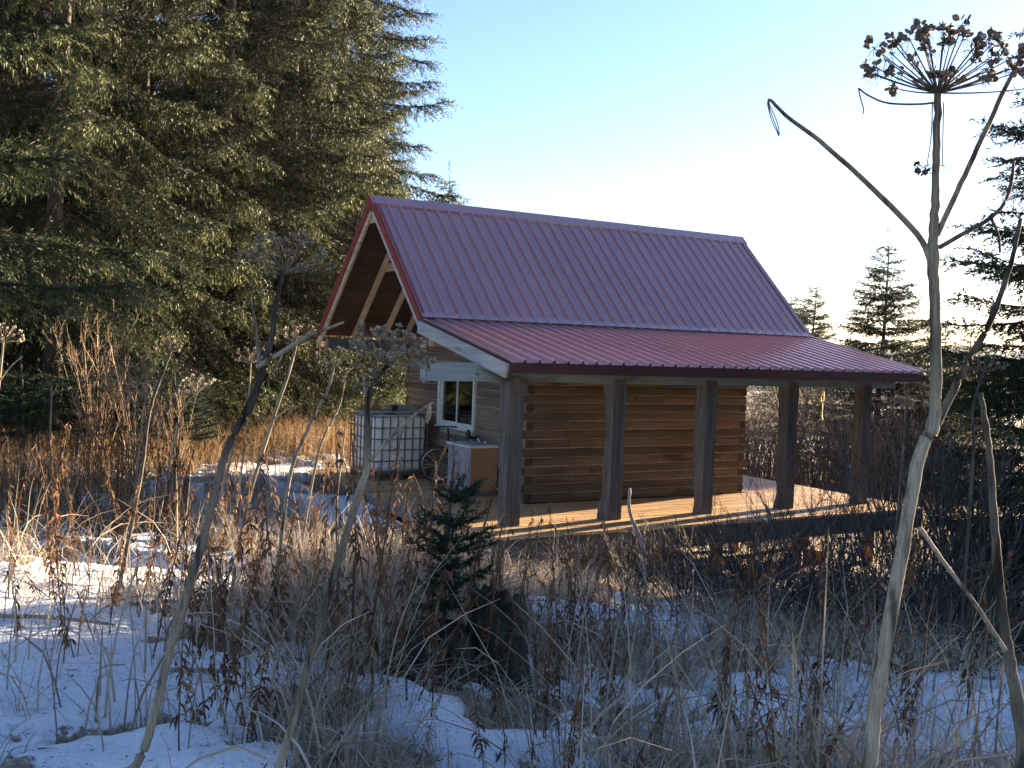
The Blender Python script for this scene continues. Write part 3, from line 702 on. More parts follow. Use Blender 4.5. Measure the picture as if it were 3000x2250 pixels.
MB().extrude([(-.02, .14, 0), (.02, .14, 0), (.07, -.10, 0), (.05, -.13, 0), (-.05, -.13, 0), (-.07, -.10, 0)], seat+V3(0, 0, .095), seat+V3(0, 0, .14)).build('saddle', M['black'], bike, bevel=.015)
ck = MB(); ck.torus(bb+V3(-.05, 0, 0), (1, 0, 0), .085, .008, 24, 5); ck.tube([bb+V3(-.06, 0, 0), bb+V3(-.07, .12, -.11)], .010, 6); ck.tube([bb+V3(.06, 0, 0), bb+V3(.07, -.12, .11)], .010, 6); cko = ck.build('crank', M['steel'], bike)
MB().box(tuple(bb+V3(-.13, .08, -.125)), tuple(bb+V3(-.075, .16, -.10))).build('pedal', M['black'], cko)
MB().obox(head*.45+bb*.55+V3(0, .03, .07), (dn, V3(1, 0, 0), nn), (.09, .035, .035)).build('bottle', M['black'], bike, bevel=.02)

# sink cabinet
sk = empty('sink_cabinet', (.96, 2.98, 0)); tag(sk, 'old bathroom sink cabinet with white doors and tan side on the deck', 'cabinet')
sw, sdp, sh_ = .39, .25, .80
MB().box((-sdp, -sw, .09), (sdp, sw, sh_)).build('carcass', M['tan'], sk)
MB().box((-sdp+.05, -sw+.01, .002), (sdp, sw-.01, .089)).build('plinth', M['darkwood'], sk)
MB().box((-sdp-.012, -sw, .09), (-sdp-.001, sw, sh_)).build('face_frame', M['greywhite'], sk)
for s in (-1, 1):
    y0, y1 = sorted((s*.015, s*(sw-.03)))
    d = MB().box((-sdp-.034, y0, .12), (-sdp-.013, y1, sh_-.05)).build('door', M['greywhite'], sk, bevel=.004)
    fr = MB(); a0, a1, z0, z1 = y0+.05, y1-.05, .19, sh_-.12
    for lo, hi in (((-sdp-.046, a0, z0), (-sdp-.0345, a0+.022, z1)), ((-sdp-.046, a1-.022, z0), (-sdp-.0345, a1, z1)), ((-sdp-.046, a0+.022, z0), (-sdp-.0345, a1-.022, z0+.022)), ((-sdp-.046, a0+.022, z1-.022), (-sdp-.0345, a1-.022, z1))): fr.box(lo, hi)
    fr.build('moulding', M['greywhite'], d)
    MB().box((-sdp-.041, a0+.045, z0+.045), (-sdp-.0345, a1-.045, z1-.045)).build('raised_panel', M['greywhite'], d, bevel=.003)
    MB().tube([(-sdp-.034, s*.04, .52), (-sdp-.06, s*.04, .52)], .014, 10).build('knob', M['steel'], d)
ct = MB().box((-sdp-.05, -sw-.03, sh_+.001), (sdp+.02, sw+.03, sh_+.038)).build('countertop', M['white'], sk, bevel=.006)
bs = MB()
R_ = [(.19, .039), (.185, .052), (.165, .054), (.150, .046), (.11, .040), (.03, .0395)]; V = []; F = []
for r, z in R_:
    for j in range(28): a = 2*np.pi*j/28; V.append((r*math.cos(a)*.9-.02, r*math.sin(a)*1.2, sh_+z))
for i in range(len(R_)-1):
    for j in range(28): F.append((i*28+j, i*28+(j+1) % 28, (i+1)*28+(j+1) % 28, (i+1)*28+j))
bs.add(V, F).build('basin', M['greywhite'], sk, True)
fa = MB(); fa.tube([(.17, -.12, sh_+.038), (.17, -.12, sh_+.09)], .016, 8); fa.tube([(.17, .0, sh_+.038), (.17, 0, sh_+.10), (.12, 0, sh_+.125), (.06, 0, sh_+.10)], .014, 8); fa.tube([(.17, .12, sh_+.038), (.17, .12, sh_+.09)], .016, 8); fa.tube([(.17, -.14, sh_+.06), (.17, .14, sh_+.06)], .012, 8)
fa.build('faucet', M['chrome'], sk, True)
pan = empty('frying_pan', (1.00, 3.28, sh_+.038)); tag(pan, 'small black pan propped behind the sink basin', 'pan')
MB().tube([(0, .0, .105), (.03, -.006, .105)], .098, 20).build('pan_body', M['black'], pan)
MB().tube([(.01, .08, .06), (.0, .16, .006)], .008, 6).build('handle', M['black'], pan)

# step beside the deck
st = empty('wooden_step', (-1.25, 5.2, 0)); tag(st, 'low grey plank step along the far left edge of the deck', 'step')
zs = -.18
for k in range(2): MB().box((-.02+k*.19, -1.5, zs-.04), (.16+k*.19, 1.5, zs)).build('tread', M['rake'], st)
for y in (-1.3, 0, 1.3): 
    MB().box((0, y-.05, zs-.6), (.34, y+.05, zs-.041)).build('support', M['darkwood'], st)
# small weathered crate in the grass
p = at(690, 1430, 15.5); p[2] = gz(p[0], p[1])
cr = empty('plank_crate', p, .5); tag(cr, 'small weathered grey plank crate half hidden in grass left of the deck', 'crate')
for k in range(4): MB().box((-.42+k*.212, -.22, .26), (-.215+k*.212, .22, .285)).build('slat', M['greyx'], cr)
for y in (-.20, .18):
    for k in range(2): MB().box((-.42, y, -.06+k*.16), (.42, y+.02, .09+k*.16)).build('slat', M['greyx'], cr)
# yellow cord hanging from the beam
x = (on(2410, 1150, 1, .1))[0]
m = MB(); c = V3(x, .1, 1.998)
m.tube(spline([c, c+V3(.03, 0, -.12), c+V3(.02, -.01, -.22), c+V3(-.01, 0, -.26), c+V3(-.035, 0, -.16), c+V3(0, .005, -.003)], 18), .010, 6)
m.tube(spline([c+V3(.0, 0, -.24), c+V3(.02, .01, -.36), c+V3(.0, 0, -.46), c+V3(.03, 0, -.56)], 12), .012, 6)
tag(m.build('yellow_cord', M['yellow'], None, True), 'knotted yellow cord hanging from the porch beam', 'cord')
# firewood under the deck
for k, (fx, fy) in enumerate(((2.3, -.15), (2.9, .1), (3.1, -.45), (4.1, .0), (4.5, -.2), (5.9, .15))):
    L = .35+.1*(k % 3); r = .09+.02*(k % 2); z = gbase(fx, fy)
    zz = gz(fx, fy)
    m = MB(); m.tube([(-L/2, 0, r), (0, 0.01, r), (L/2, 0, r)], [r, r*1.03, r*.97], 12)
    o = m.build('firewood_log', M['orange'], None, True); o.location = (fx, fy, zz-.015); o.rotation_euler = (0, 0, k*1.1)
    tag(o, 'cut orange firewood log on the ground under the deck', 'firewood', 'firewood under the deck')

# ------------------------------------------------------------------ plants: generators
def spruce(rg, H, R, nwh, per, twig_step, shoot_step, droop, needles, nlen, nwid, zlo=.05, hang=.5, shape=.75, twig_len=.42, browning=.35, sector=None):
    """returns trunk mesh data and crown mesh data"""
    tz = np.linspace(0, H, 14); tr = (.012+.0125*H*(1-tz/H)**.9)*.9
    TP = np.stack([np.interp(tz, [0, H], [0, .15])*np.sin(tz*.5), .1*np.sin(tz*.37+1), tz], -1)
    BP = []; BR = []; st = []; dr = []; ln = []; hh = []; rad = []
    for w in range(nwh):
        h = H*(zlo+(1-zlo)*(w+rg.random()*.8)/nwh)
        if h > H*.985: continue
        for b in range(per if h < H*.8 else max(3, per-2)):
            az = 2*np.pi*(b/per)+rg.random()*1.1+w*2.4
            if sector is not None and abs((az-sector[0]+np.pi) % (2*np.pi)-np.pi) > sector[1]: continue
            rel = 1-h/H
            L = R*(rel**shape)*rg.uniform(.68, 1.14)
            if h < H*.12: L *= rg.uniform(.5, .95)
            L = max(L, .18)
            up = .45-.95*min(1, rel*1.5)*droop+rg.normal()*.08
            s = np.linspace(0, 1, 9)
            d = V3(math.cos(az), math.sin(az), 0); sd = V3(-d[1], d[0], 0)
            zc = L*(up*s-.28*droop*s**2+.26*droop*s**4)
            P = V3(0, 0, h)+d*(L*s)[:, None]+sd*(L*.06*np.sin(s*3+rg.random()*6)*s)[:, None]; P[:, 2] += zc
            BP.append(P); BR.append((.005+.0065*L)*(1-s)**.8+.0025)
            nt = int(L/twig_step)
            if nt < 2: nt = 2
            ss = np.clip((np.arange(nt)+rg.random(nt))/nt, .0, 1); ss = .10+.90*ss**.85
            q = np.stack([np.interp(ss, s, P[:, i]) for i in range(3)], -1)
            T = norm(np.stack([np.interp(ss, s, np.gradient(P[:, i])) for i in range(3)], -1))
            sg = np.where(np.arange(nt) % 2 == 0, 1, -1)[:, None]
            hv = (rg.random(nt)**1.0*hang*(1.2-ss))[:, None]
            D = norm(T*rg.uniform(.45, .95, nt)[:, None]+sd*sg*rg.uniform(.35, .9, nt)[:, None]*(1.05-.5*ss)[:, None]+V3(0, 0, -1)*hv*1.6+rg.normal(size=(nt, 3))*.12)
            l = twig_len*rg.uniform(.55, 1.25, nt)*(1-.45*ss)*min(1, .35+L/1.6)
            st.append(q); dr.append(D); ln.append(l); hh.append(np.full(nt, h)); rad.append(ss)
    # leader
    st.append(np.array([[TP[-1, 0], TP[-1, 1], H-.02]])); dr.append(V3(0, 0, 1)[None]); ln.append(np.array([.35*R/2.5+.1])); hh.append(np.array([H])); rad.append(np.array([1.]))
    st = np.concatenate(st); dr = np.concatenate(dr); ln = np.concatenate(ln); rad = np.concatenate(rad); n = len(st)
    K = 4; s = np.linspace(0, 1, K)
    sag = (rg.uniform(.1, .5, n)*droop)[:, None]
    TW = st[:, None]+dr[:, None]*(ln[:, None]*s)[..., None]; TW[:, :, 2] -= sag*ln[:, None]*s**2
    # shoots
    mx = int(np.ceil(ln.max()/shoot_step))+1
    cnt = np.maximum(1, (ln/shoot_step).astype(int)); I = np.repeat(np.arange(n), cnt+1); J = np.concatenate([np.arange(c+1) for c in cnt]); tt = J/np.repeat(cnt, cnt+1)
    tt = .12+.88*tt
    p = st[I]+dr[I]*(ln[I]*tt)[:, None]; p[:, 2] -= sag[I, 0]*ln[I]*tt**2
    td = dr[I].copy(); td[:, 2] -= 2*sag[I, 0]*tt; td = norm(td)
    side = norm(np.cross(td, V3(0, 0, 1)+rg.normal(size=(len(I), 3))*.35)); sgn = np.where(J % 2 == 0, 1, -1)[:, None]
    tip = (tt > .97)[:, None]
    sdir = norm(np.where(tip, td, td*.75+side*sgn*.75+rg.normal(size=(len(I), 3))*.15))
    sl_ = rg.uniform(.7, 1.3, len(I))*shoot_step*1.7
    # needles
    m = len(I); k = needles
    tn = (np.arange(k)+.5)/k
    A = norm(np.cross(sdir, V3(.3, .1, 1))); B = np.cross(sdir, A); ang = (np.arange(k)*2.39996)[None]+rg.random((m, 1))*6.28
    radv = np.cos(ang)[..., None]*A[:, None]+np.sin(ang)[..., None]*B[:, None]
    nb = p[:, None]+sdir[:, None]*(sl_[:, None]*tn[None])[..., None]
    nd = norm(sdir[:, None]*.75+radv*.85); nl = nlen*rg.uniform(.75, 1.2, (m, k))
    wv = norm(np.cross(nd, sdir[:, None]+1e-3))*nwid/2
    V = np.stack([nb-wv, nb+wv, nb+nd*nl[..., None]], 2).reshape(-1, 3)
    Ft = np.arange(len(V)).reshape(-1, 3)
    clump = rg.random(n)
    tone = .16+.22*clump[I]+.52*(tt*rad[I])**3+.14*rg.random(m)  # paler outer growth, plus sunlit tips and dark bough interiors painted into tone
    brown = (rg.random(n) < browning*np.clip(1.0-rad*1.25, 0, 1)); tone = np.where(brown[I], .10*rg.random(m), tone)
    tone = np.repeat(tone, k*3)
    parts = [(V, Ft, tone)]
    Vt, Qt = tubes(TW, np.broadcast_to(np.array([.0045, .0035, .0025, .001])*(.5+R/5), (n, K)), 3); parts.append((Vt, Qt, .03))
    Vb, Qb = tubes(np.array(BP), np.array(BR), 4); parts.append((Vb, Qb, .02))
    return tubes(TP[None], tr[None], 10), join(parts)
def spruce_meshes(name, *a, mat='needle', **k):
    (Vt, Qt), (V, F, t) = spruce(*a, **k)
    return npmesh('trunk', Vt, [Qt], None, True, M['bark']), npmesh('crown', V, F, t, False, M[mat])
def plant_tree(meshes, pos, rz, sc, label, group=None, name='spruce_tree', sink=.1, cat='tree', lean=0):
    t = empty(name, (pos[0], pos[1], gz(pos[0], pos[1])-sink), rz); t.scale = (sc, sc, sc); t.rotation_euler = (lean, 0, rz)
    tag(t, label, cat, group)
    link('trunk', meshes[0], t); link('crown', meshes[1], t)
    return t
R_ = np.random.default_rng
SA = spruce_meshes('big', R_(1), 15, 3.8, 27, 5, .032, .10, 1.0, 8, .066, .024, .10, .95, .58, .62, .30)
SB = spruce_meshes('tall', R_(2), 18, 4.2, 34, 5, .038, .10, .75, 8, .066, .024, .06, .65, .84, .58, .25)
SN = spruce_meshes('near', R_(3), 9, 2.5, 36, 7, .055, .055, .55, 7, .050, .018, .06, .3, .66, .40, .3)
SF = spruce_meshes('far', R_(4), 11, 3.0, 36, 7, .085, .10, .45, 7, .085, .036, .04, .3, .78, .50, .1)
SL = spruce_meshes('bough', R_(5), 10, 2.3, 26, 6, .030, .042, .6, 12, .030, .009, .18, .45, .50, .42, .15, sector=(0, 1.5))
def gp(u, D):                       # ground point under photo column u at depth D
    d = ray(u, 1009); d = V3(d[0], d[1], 0); p = CAM+d*D; return p
G1 = 'large spruces left of the cabin'
trees = [
 (SB, 975, 35, .3, 1.36, 'tall spruce just left of the roof peak with sky on its right side'),
 (SA, 640, 28.0, 1.2, 1.30, 'broad spruce with drooping sunlit branches behind the cow parsnip stalks'),
 (SA, 160, 21, 2.9, 1.12, 'leftmost large sunlit spruce with long drooping branches'),
]
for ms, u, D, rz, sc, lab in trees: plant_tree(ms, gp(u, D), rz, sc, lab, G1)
G2 = 'shaded spruces standing behind the left edge trees'
for ms, u, D, rz, sc, lab in ((SB, 430, 34, 4.0, 1.05, 'shaded spruce filling the gap between the two broad left spruces'), (SB, 800, 42, 5.1, 1.2, 'shaded spruce behind the gap left of the tall spruce'), (SB, 20, 29, .7, 1.1, 'shaded spruce behind the leftmost large spruce'), (SB, -250, 26, 2.2, 1.0, 'shaded spruce just outside the left picture edge'), (SB, 1060, 48, 3.3, 1.1, 'shaded spruce behind the roof peak'), (SB, 250, 40, 1.0, 1.1, 'far shaded spruce deep in the stand behind the bare shrubs'), (SB, 620, 48, 2.0, 1.2, 'far shaded spruce deep behind the broad middle spruce')):
    plant_tree(ms, gp(u, D), rz, sc, lab, G2)
for ms, u, D, rz, sc, lab in ((SA, 420, 24.5, 4.6, .95, 'broad spruce between the leftmost one and the dark parsnip stalk'), (SA, 840, 31, .4, 1.2, 'broad spruce at the foot of the tall spruce, left of the gable'), (SB, 760, 33.5, 2.6, 1.25, 'tall spruce in the middle of the left stand'), (SA, -40, 23, 1.7, 1.1, 'broad spruce at the left picture edge behind the near boughs'), (SA, 1010, 37, 2.1, .9, 'lower spruce right behind the water tank')):
    plant_tree(ms, gp(u, D), rz, sc, lab, G1)
plant_tree(SL, gp(-1060, 5.2), 0, 1.15, 'nearest dark spruce whose shaded boughs hang into the upper left corner', None)
# right side
plant_tree(SN, gp(3400, 11.2), .8, 1.1, 'dark backlit spruce cut by the right edge of the picture', None)
plant_tree(SN, gp(3420, 13.0), 3.4, 1.25, 'second dark spruce close behind the right picture edge', None)
for k, (u, D, sc, rz) in enumerate(((2585, 28, .60, .4), (2745, 26, .42, 2.5), (2375, 50, .66, 1.7), (2318, 62, .70, 4.4), (2850, 30, .42, 5.5))):
    tf = plant_tree(SF, gp(u, D), rz, sc, ('full backlit spruce standing highest beyond the porch roof', 'smaller backlit spruce close behind the big cow parsnip stalk', 'slender backlit spruce just right of the roof slope', 'small far spruce peeking over the roof slope edge', 'backlit spruce low at the right beyond the bare brush')[k], 'backlit spruces beyond the cabin'); tf.scale = (sc*1.3, sc*1.3, sc)
plant_tree(SF, gp(1290, 42), 2.2, .86, 'spruce whose branch tips show over the ridge beside the tall spruce', 'backlit spruces beyond the cabin')
# trees to the right of the view that shade the foreground
for k, (x, y, sc, rz) in enumerate(((16.5, -7.2, .62, .2), (18, -4.4, .64, 1.9), (19, -1.7, .6, 3.0), (22, -6.4, .66, 4.1), (23, -2.7, .62, 5.2), (26.5, -.4, .6, 2.0), (27, -4.6, .66, 1.0), (14.5, -10, .6, .6), (12.2, -1.3, .52, 1.5), (10.2, -2.6, .46, 2.2), (15.5, -1.0, .5, .3), (13, -4.2, .5, 2.9), (14.6, .1, .42, 4.0))):
    plant_tree((SB, SA)[k % 2] if k < 8 else SF, (x, y), rz, sc, 'spruce in the stand right of the picture that shades the foreground', 'spruces out of frame on the right')

# young spruces
SP = spruce_meshes('sapling', R_(11), 1.45, .52, 9, 6, .022, .026, .25, 14, .022, .0055, .36, .12, .38, .20, .05, mat='needle_young')
p = gp(1350, 5.6)
sap = plant_tree(SP, p, .5, .74, 'young green spruce sapling in front of the deck corner', None, 'spruce_sapling', .02); sap.scale = (.56, .56, .84)
for k, (u, D, sc) in enumerate(((235, 17.8, 1.5), (390, 18, 1.4), (540, 18.4, 1.3), (60, 17.5, 1.3))):
    plant_tree(SP, gp(u, D), k*1.3, sc, ('young spruce top lit among the bare shrubs at far left', 'young spruce beside the tall bare shrub stems', 'young spruce right of the sunlit bare shrubs', 'shaded young spruce at the left picture edge')[k], 'young spruces under the large trees', 'spruce_sapling', .02)

# bare shrubs
def shrub_data(rg, nst, H, spread, br=5, r0=.012, wig=.12, arch=.3):
    P = []; Rr = []; tn = []
    K = 7; s = np.linspace(0, 1, K)
    for i in range(nst):
        a = rg.random()*6.28; ln_ = H*rg.uniform(.55, 1.1); lean = spread*rg.uniform(.1, 1)
        d = V3(math.cos(a), math.sin(a), 0); b0 = d*rg.random()*.25*spread
        C = b0+d*(ln_*lean*(s**(1.0+arch)))[:, None]+V3(0, 0, 1)*(ln_*(s-.25*lean*s**2))[:, None]+np.cumsum(rg.normal(size=(K, 3))*wig*.16*ln_/K, 0)*s[:, None]*2
        r = r0*rg.uniform(.6, 1.2)*(ln_/H); P.append(C); Rr.append(r*(1-s*.85)); tn.append(rg.random())
        for j in range(br):
            t = rg.uniform(.25, .95); o = np.array([np.interp(t, s, C[:, q]) for q in range(3)]); T = norm(C[min(K-1, int(t*(K-1))+1)]-C[int(t*(K-1))])
            e = norm(T+norm(rg.normal(size=3))*.75+V3(0, 0, .25)); l2 = ln_*(1-t*.6)*rg.uniform(.18, .5)
            B = o+e*(l2*s)[:, None]+np.cumsum(rg.normal(size=(K, 3))*wig*.2*l2/K*2, 0)+V3(0, 0, .12)*(l2*s**2)[:, None]
            P.append(B); Rr.append(r*.5*(1-.8*s)*(1-t*.3)+.0008); tn.append(rg.random())
            for q in range(3):
                t2 = rg.uniform(.3, .95); o2 = np.array([np.interp(t2, s, B[:, z]) for z in range(3)]); e2 = norm(e+norm(rg.normal(size=3))*.8+V3(0, 0, .2)); l3 = l2*rg.uniform(.2, .5)
                P.append(o2+e2*(l3*s)[:, None]); Rr.append(r*.28*(1-.7*s)+.0007); tn.append(rg.random())
    V, Qd = tubes(np.array(P), np.array(Rr), 3)
    return V, Qd, np.repeat(np.array(tn), K*3)
def shrub_mesh(seed, mat, *a, **k):
    V, Qd, t = shrub_data(R_(seed), *a, **k); return npmesh('branches', V, [Qd], t, True, M[mat])
def plant(name, me, pos, rz, sc, label, cat, group=None, part='branches', sink=.05):
    o = link(name, me); o.location = (pos[0], pos[1], gz(pos[0], pos[1])-sink); o.rotation_euler = (0, 0, rz); o.scale = (sc, sc, sc)
    return tag(o, label, cat, group)
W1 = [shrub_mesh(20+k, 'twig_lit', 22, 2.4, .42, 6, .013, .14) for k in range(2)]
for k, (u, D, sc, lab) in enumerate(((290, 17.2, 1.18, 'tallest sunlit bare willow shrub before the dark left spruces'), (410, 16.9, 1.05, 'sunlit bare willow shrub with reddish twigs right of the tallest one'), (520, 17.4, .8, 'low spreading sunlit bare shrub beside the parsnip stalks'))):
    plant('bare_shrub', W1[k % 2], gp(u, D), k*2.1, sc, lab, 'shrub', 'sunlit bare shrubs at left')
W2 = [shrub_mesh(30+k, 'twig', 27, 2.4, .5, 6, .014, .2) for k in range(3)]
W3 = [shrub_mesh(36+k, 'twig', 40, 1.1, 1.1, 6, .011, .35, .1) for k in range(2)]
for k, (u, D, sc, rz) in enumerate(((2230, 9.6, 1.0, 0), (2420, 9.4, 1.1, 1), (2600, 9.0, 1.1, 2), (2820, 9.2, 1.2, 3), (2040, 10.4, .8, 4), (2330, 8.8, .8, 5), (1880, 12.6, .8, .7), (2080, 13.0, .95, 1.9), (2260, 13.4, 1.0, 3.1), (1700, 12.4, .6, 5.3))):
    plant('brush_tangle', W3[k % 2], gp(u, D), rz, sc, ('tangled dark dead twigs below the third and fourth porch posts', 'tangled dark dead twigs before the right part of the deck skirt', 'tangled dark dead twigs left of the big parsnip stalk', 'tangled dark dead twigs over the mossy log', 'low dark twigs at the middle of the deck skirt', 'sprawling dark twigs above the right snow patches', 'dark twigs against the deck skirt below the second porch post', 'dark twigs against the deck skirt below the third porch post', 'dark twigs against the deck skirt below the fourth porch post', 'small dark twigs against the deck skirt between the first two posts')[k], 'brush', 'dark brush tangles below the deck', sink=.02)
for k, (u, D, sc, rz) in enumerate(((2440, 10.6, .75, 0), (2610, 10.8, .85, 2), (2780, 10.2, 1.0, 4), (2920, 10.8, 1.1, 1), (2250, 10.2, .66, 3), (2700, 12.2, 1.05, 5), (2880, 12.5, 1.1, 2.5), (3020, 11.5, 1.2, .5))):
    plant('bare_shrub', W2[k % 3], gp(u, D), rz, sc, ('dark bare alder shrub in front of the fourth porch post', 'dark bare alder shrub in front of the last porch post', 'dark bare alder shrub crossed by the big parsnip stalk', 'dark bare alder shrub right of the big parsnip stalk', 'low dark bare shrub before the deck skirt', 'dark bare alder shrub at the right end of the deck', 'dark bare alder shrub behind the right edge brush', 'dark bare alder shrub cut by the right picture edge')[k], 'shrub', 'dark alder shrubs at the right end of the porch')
# grey willow thicket behind the porch, one mass
rg = R_(50); P = []; Rr = []; T_ = []
nst = 1600; u = rg.uniform(1900, 2900, nst); D = rg.uniform(24, 31, nst)
bp = np.array([gp(a, b) for a, b in zip(u, D)]); bp[:, 2] = gbase(bp[:, 0], bp[:, 1])-.1
keep_ = bp[:, 1]-.222*(bp[:, 0]-7.65) > 2.6
bp = bp[keep_]; u = u[keep_]; nst = len(bp)
K = 6; s = np.linspace(0, 1, K); hgt = rg.uniform(1.7, 3.3, nst)*(1+.25*(u > 2650))
az = rg.random(nst)*6.28; d = np.stack([np.cos(az), np.sin(az), az*0], -1)
TH = bp[:, None]+d[:, None]*(hgt*rg.uniform(.1, .45, nst))[:, None, None]*(s**1.6)[None, :, None]; TH[:, :, 2] += hgt[:, None]*(s-.12*s**3)[None]
P.append(TH); Rr.append(np.broadcast_to(.013*(1-.8*s), (nst, K))); T_.append(rg.random(nst))
for q in range(3):
    t = rg.uniform(.35, .95, nst); o = bp+d*(hgt*.25*t**1.6)[:, None]; o[:, 2] += hgt*t*.95; e = norm(rg.normal(size=(nst, 3))+V3(0, 0, .3)); l = rg.uniform(.3, .9, nst)
    B = o[:, None]+e[:, None]*(l[:, None]*s)[..., None]; B[:, :, 2] -= (rg.uniform(.1, .6, nst)*l)[:, None]*s**2
    P.append(B); Rr.append(np.broadcast_to(.008*(1-.75*s), (nst, K))); T_.append(rg.random(nst))
V, Qd = tubes(np.concatenate(P), np.concatenate(Rr), 3)
tag(link('willow_thicket', npmesh('willow_thicket', V, [Qd], np.repeat(np.concatenate(T_), K*3), False, M['thicket'])), 'grey backlit mass of bare willow brush behind the porch', 'brush', kind='stuff')

# dry fireweed
def fireweed(rg, H, nleaf, lmin=.06, lmax=.13):
    K = 8; s = np.linspace(0, 1, K); ln_ = rg.normal(size=2)*.09
    C = np.stack([ln_[0]*H*s**1.5, ln_[1]*H*s**1.5, H*s], -1)+np.cumsum(rg.normal(size=(K, 3))*.006, 0)*V3(1, 1, 0)
    if rg.random() < .35: C[-2:, 0] += np.array([.03, .08])*rg.choice([-1, 1]); C[-1, 2] -= .06
    Vs, Qs = tubes(C[None], ((.0045+.001*H)*(1-.65*s))[None], 5)
    n = nleaf; t = np.sort(rg.uniform(.18, .99, n)); o = np.stack([np.interp(t, s, C[:, i]) for i in range(3)], -1)
    a = rg.random(n)*6.28; out = np.stack([np.cos(a), np.sin(a), a*0], -1); L = rg.uniform(lmin, lmax, n)*(1.1-.5*t)
    k = 6; ss = np.linspace(0, 1, k); hang = rg.uniform(.6, 1.5, n)
    th = (rg.uniform(-.2, .6, n)[:, None]+hang[:, None]*1.6*ss[None]); th = np.minimum(th, 1.5+rg.normal(size=(n, k))*.25)
    st_ = L[:, None]/(k-1)
    hx_ = np.cumsum(np.cos(th)*st_, 1)-np.cos(th[:, :1])*st_; hz_ = -np.cumsum(np.sin(th)*st_, 1)+np.sin(th[:, :1])*st_
    P_ = o[:, None]+out[:, None]*hx_[..., None]; P_[:, :, 2] += hz_
    tw = rg.random((n, 1))*6.28+ss[None]*rg.normal(size=(n, 1))*2.5
    sd = np.stack([-np.sin(a), np.cos(a), a*0], -1)
    S = norm(sd[:, None]*np.cos(tw)[..., None]+norm(np.cross(sd, out+V3(0, 0, -.5)))[:, None]*np.sin(tw)[..., None])
    Wd = (L*rg.uniform(.06, .12, n))[:, None]*np.sin(np.pi*(.12+.86*ss))[None]
    Vl, Ql = ribbons(P_, S, Wd)
    return (Vs, Qs, rg.random()*.7+.15), (Vl, Ql, np.repeat(np.clip(rg.normal(.5, .22, n), .02, .98), k*2))
FW_ = []
for k in range(10):
    a, b = fireweed(R_(100+k), (.75, 1.0, 1.15, 1.3, .9, 1.2, 1.4, 1.05, .6, 1.25)[k], (26, 34, 40, 46, 30, 52, 44, 60, 20, 36)[k])
    FW_.append((npmesh('stem', a[0], [a[1]], np.full(len(a[0]), a[2]), True, M['firestem']), npmesh('leaves', b[0], [b[1]], b[2], False, M['fire'])))
def fw_plant(k, p, sc, label, group):
    e = empty('dry_fireweed', (p[0], p[1], gz(p[0], p[1])-.03), random.random()*6.28); e.scale = (sc, sc, sc); e.rotation_euler = (random.gauss(0, .12), random.gauss(0, .12), random.random()*6.28)
    tag(e, label, 'dry plant', group); link('stem', FW_[k][0], e); tag(link('leaves', FW_[k][1], e), kind='stuff')
rg = R_(60)
clumps = [  # u range, depth range, count, scale, label
 (900, 1340, 4.6, 8.6, 78, .92, 'dried brown fireweed stalk in the dense stand before the sapling', 'dense fireweed stand in the centre'),
 (1400, 1720, 4.5, 7.6, 34, .72, 'dried brown fireweed stalk among the mossy stumps', 'fireweed around the stumps'),
 (1700, 2300, 4.2, 8.2, 40, .74, 'dried brown fireweed stalk on the snow patches right of the stumps', 'fireweed on the right snow patches'),
 (2350, 2990, 4.0, 8.0, 34, .8, 'dried rusty fireweed stalk near the big parsnip stalk', 'fireweed at lower right'),
 (540, 900, 4.4, 8.8, 38, .9, 'dried dark fireweed stalk between the two leaning parsnip stalks', 'fireweed between the parsnip stalks'),
 (560, 2450, 3.5, 4.7, 34, .62, 'dried brown fireweed stalk close to the camera along the bottom edge', 'fireweed along the bottom edge'),
 (0, 540, 5.0, 10.8, 44, .85, 'dried dark fireweed stalk on the snow at lower left', 'fireweed at lower left'),
]
for u0, u1, d0, d1, n, sc, lab, gr in clumps:
    for i in range(n):
        uu = rg.uniform(u0, u1); dd = rg.uniform(d0**2, d1**2)**.5
        fw_plant(int(rg.integers(0, 10)), gp(uu, dd), sc*rg.uniform(.6, 1.15), lab, gr)
# meadow of far stalks at left, one mass
parts = []; partl = []
for i in range(420):
    uu = rg.uniform(-60, 1150); dd = rg.uniform(10, 21)
    if uu > 560: dd = rg.uniform(18.5, 25)
    p = gp(uu, dd)
    if DX0-.9 < p[0] and p[1] > -1 and p[1] < DY1+.3: continue
    a, b = fireweed(rg, rg.uniform(.6, 1.35), 22, .05, .12); off = V3(p[0], p[1], gz(p[0], p[1])-.04)
    parts.append((a[0]+off, a[1], a[2])); partl.append((b[0]+off, b[1], b[2]))
V, F, t = join(parts); V2, F2, t2 = join(partl)
mw = link('meadow_stalks', npmesh('meadow_stalks', np.concatenate([V, V2]), F+[f+len(V) for f in F2], np.concatenate([t, t2]), False, M['fire']))
tag(mw, 'mass of rusty dried stalks standing in the left meadow', 'dry plants', kind='stuff')

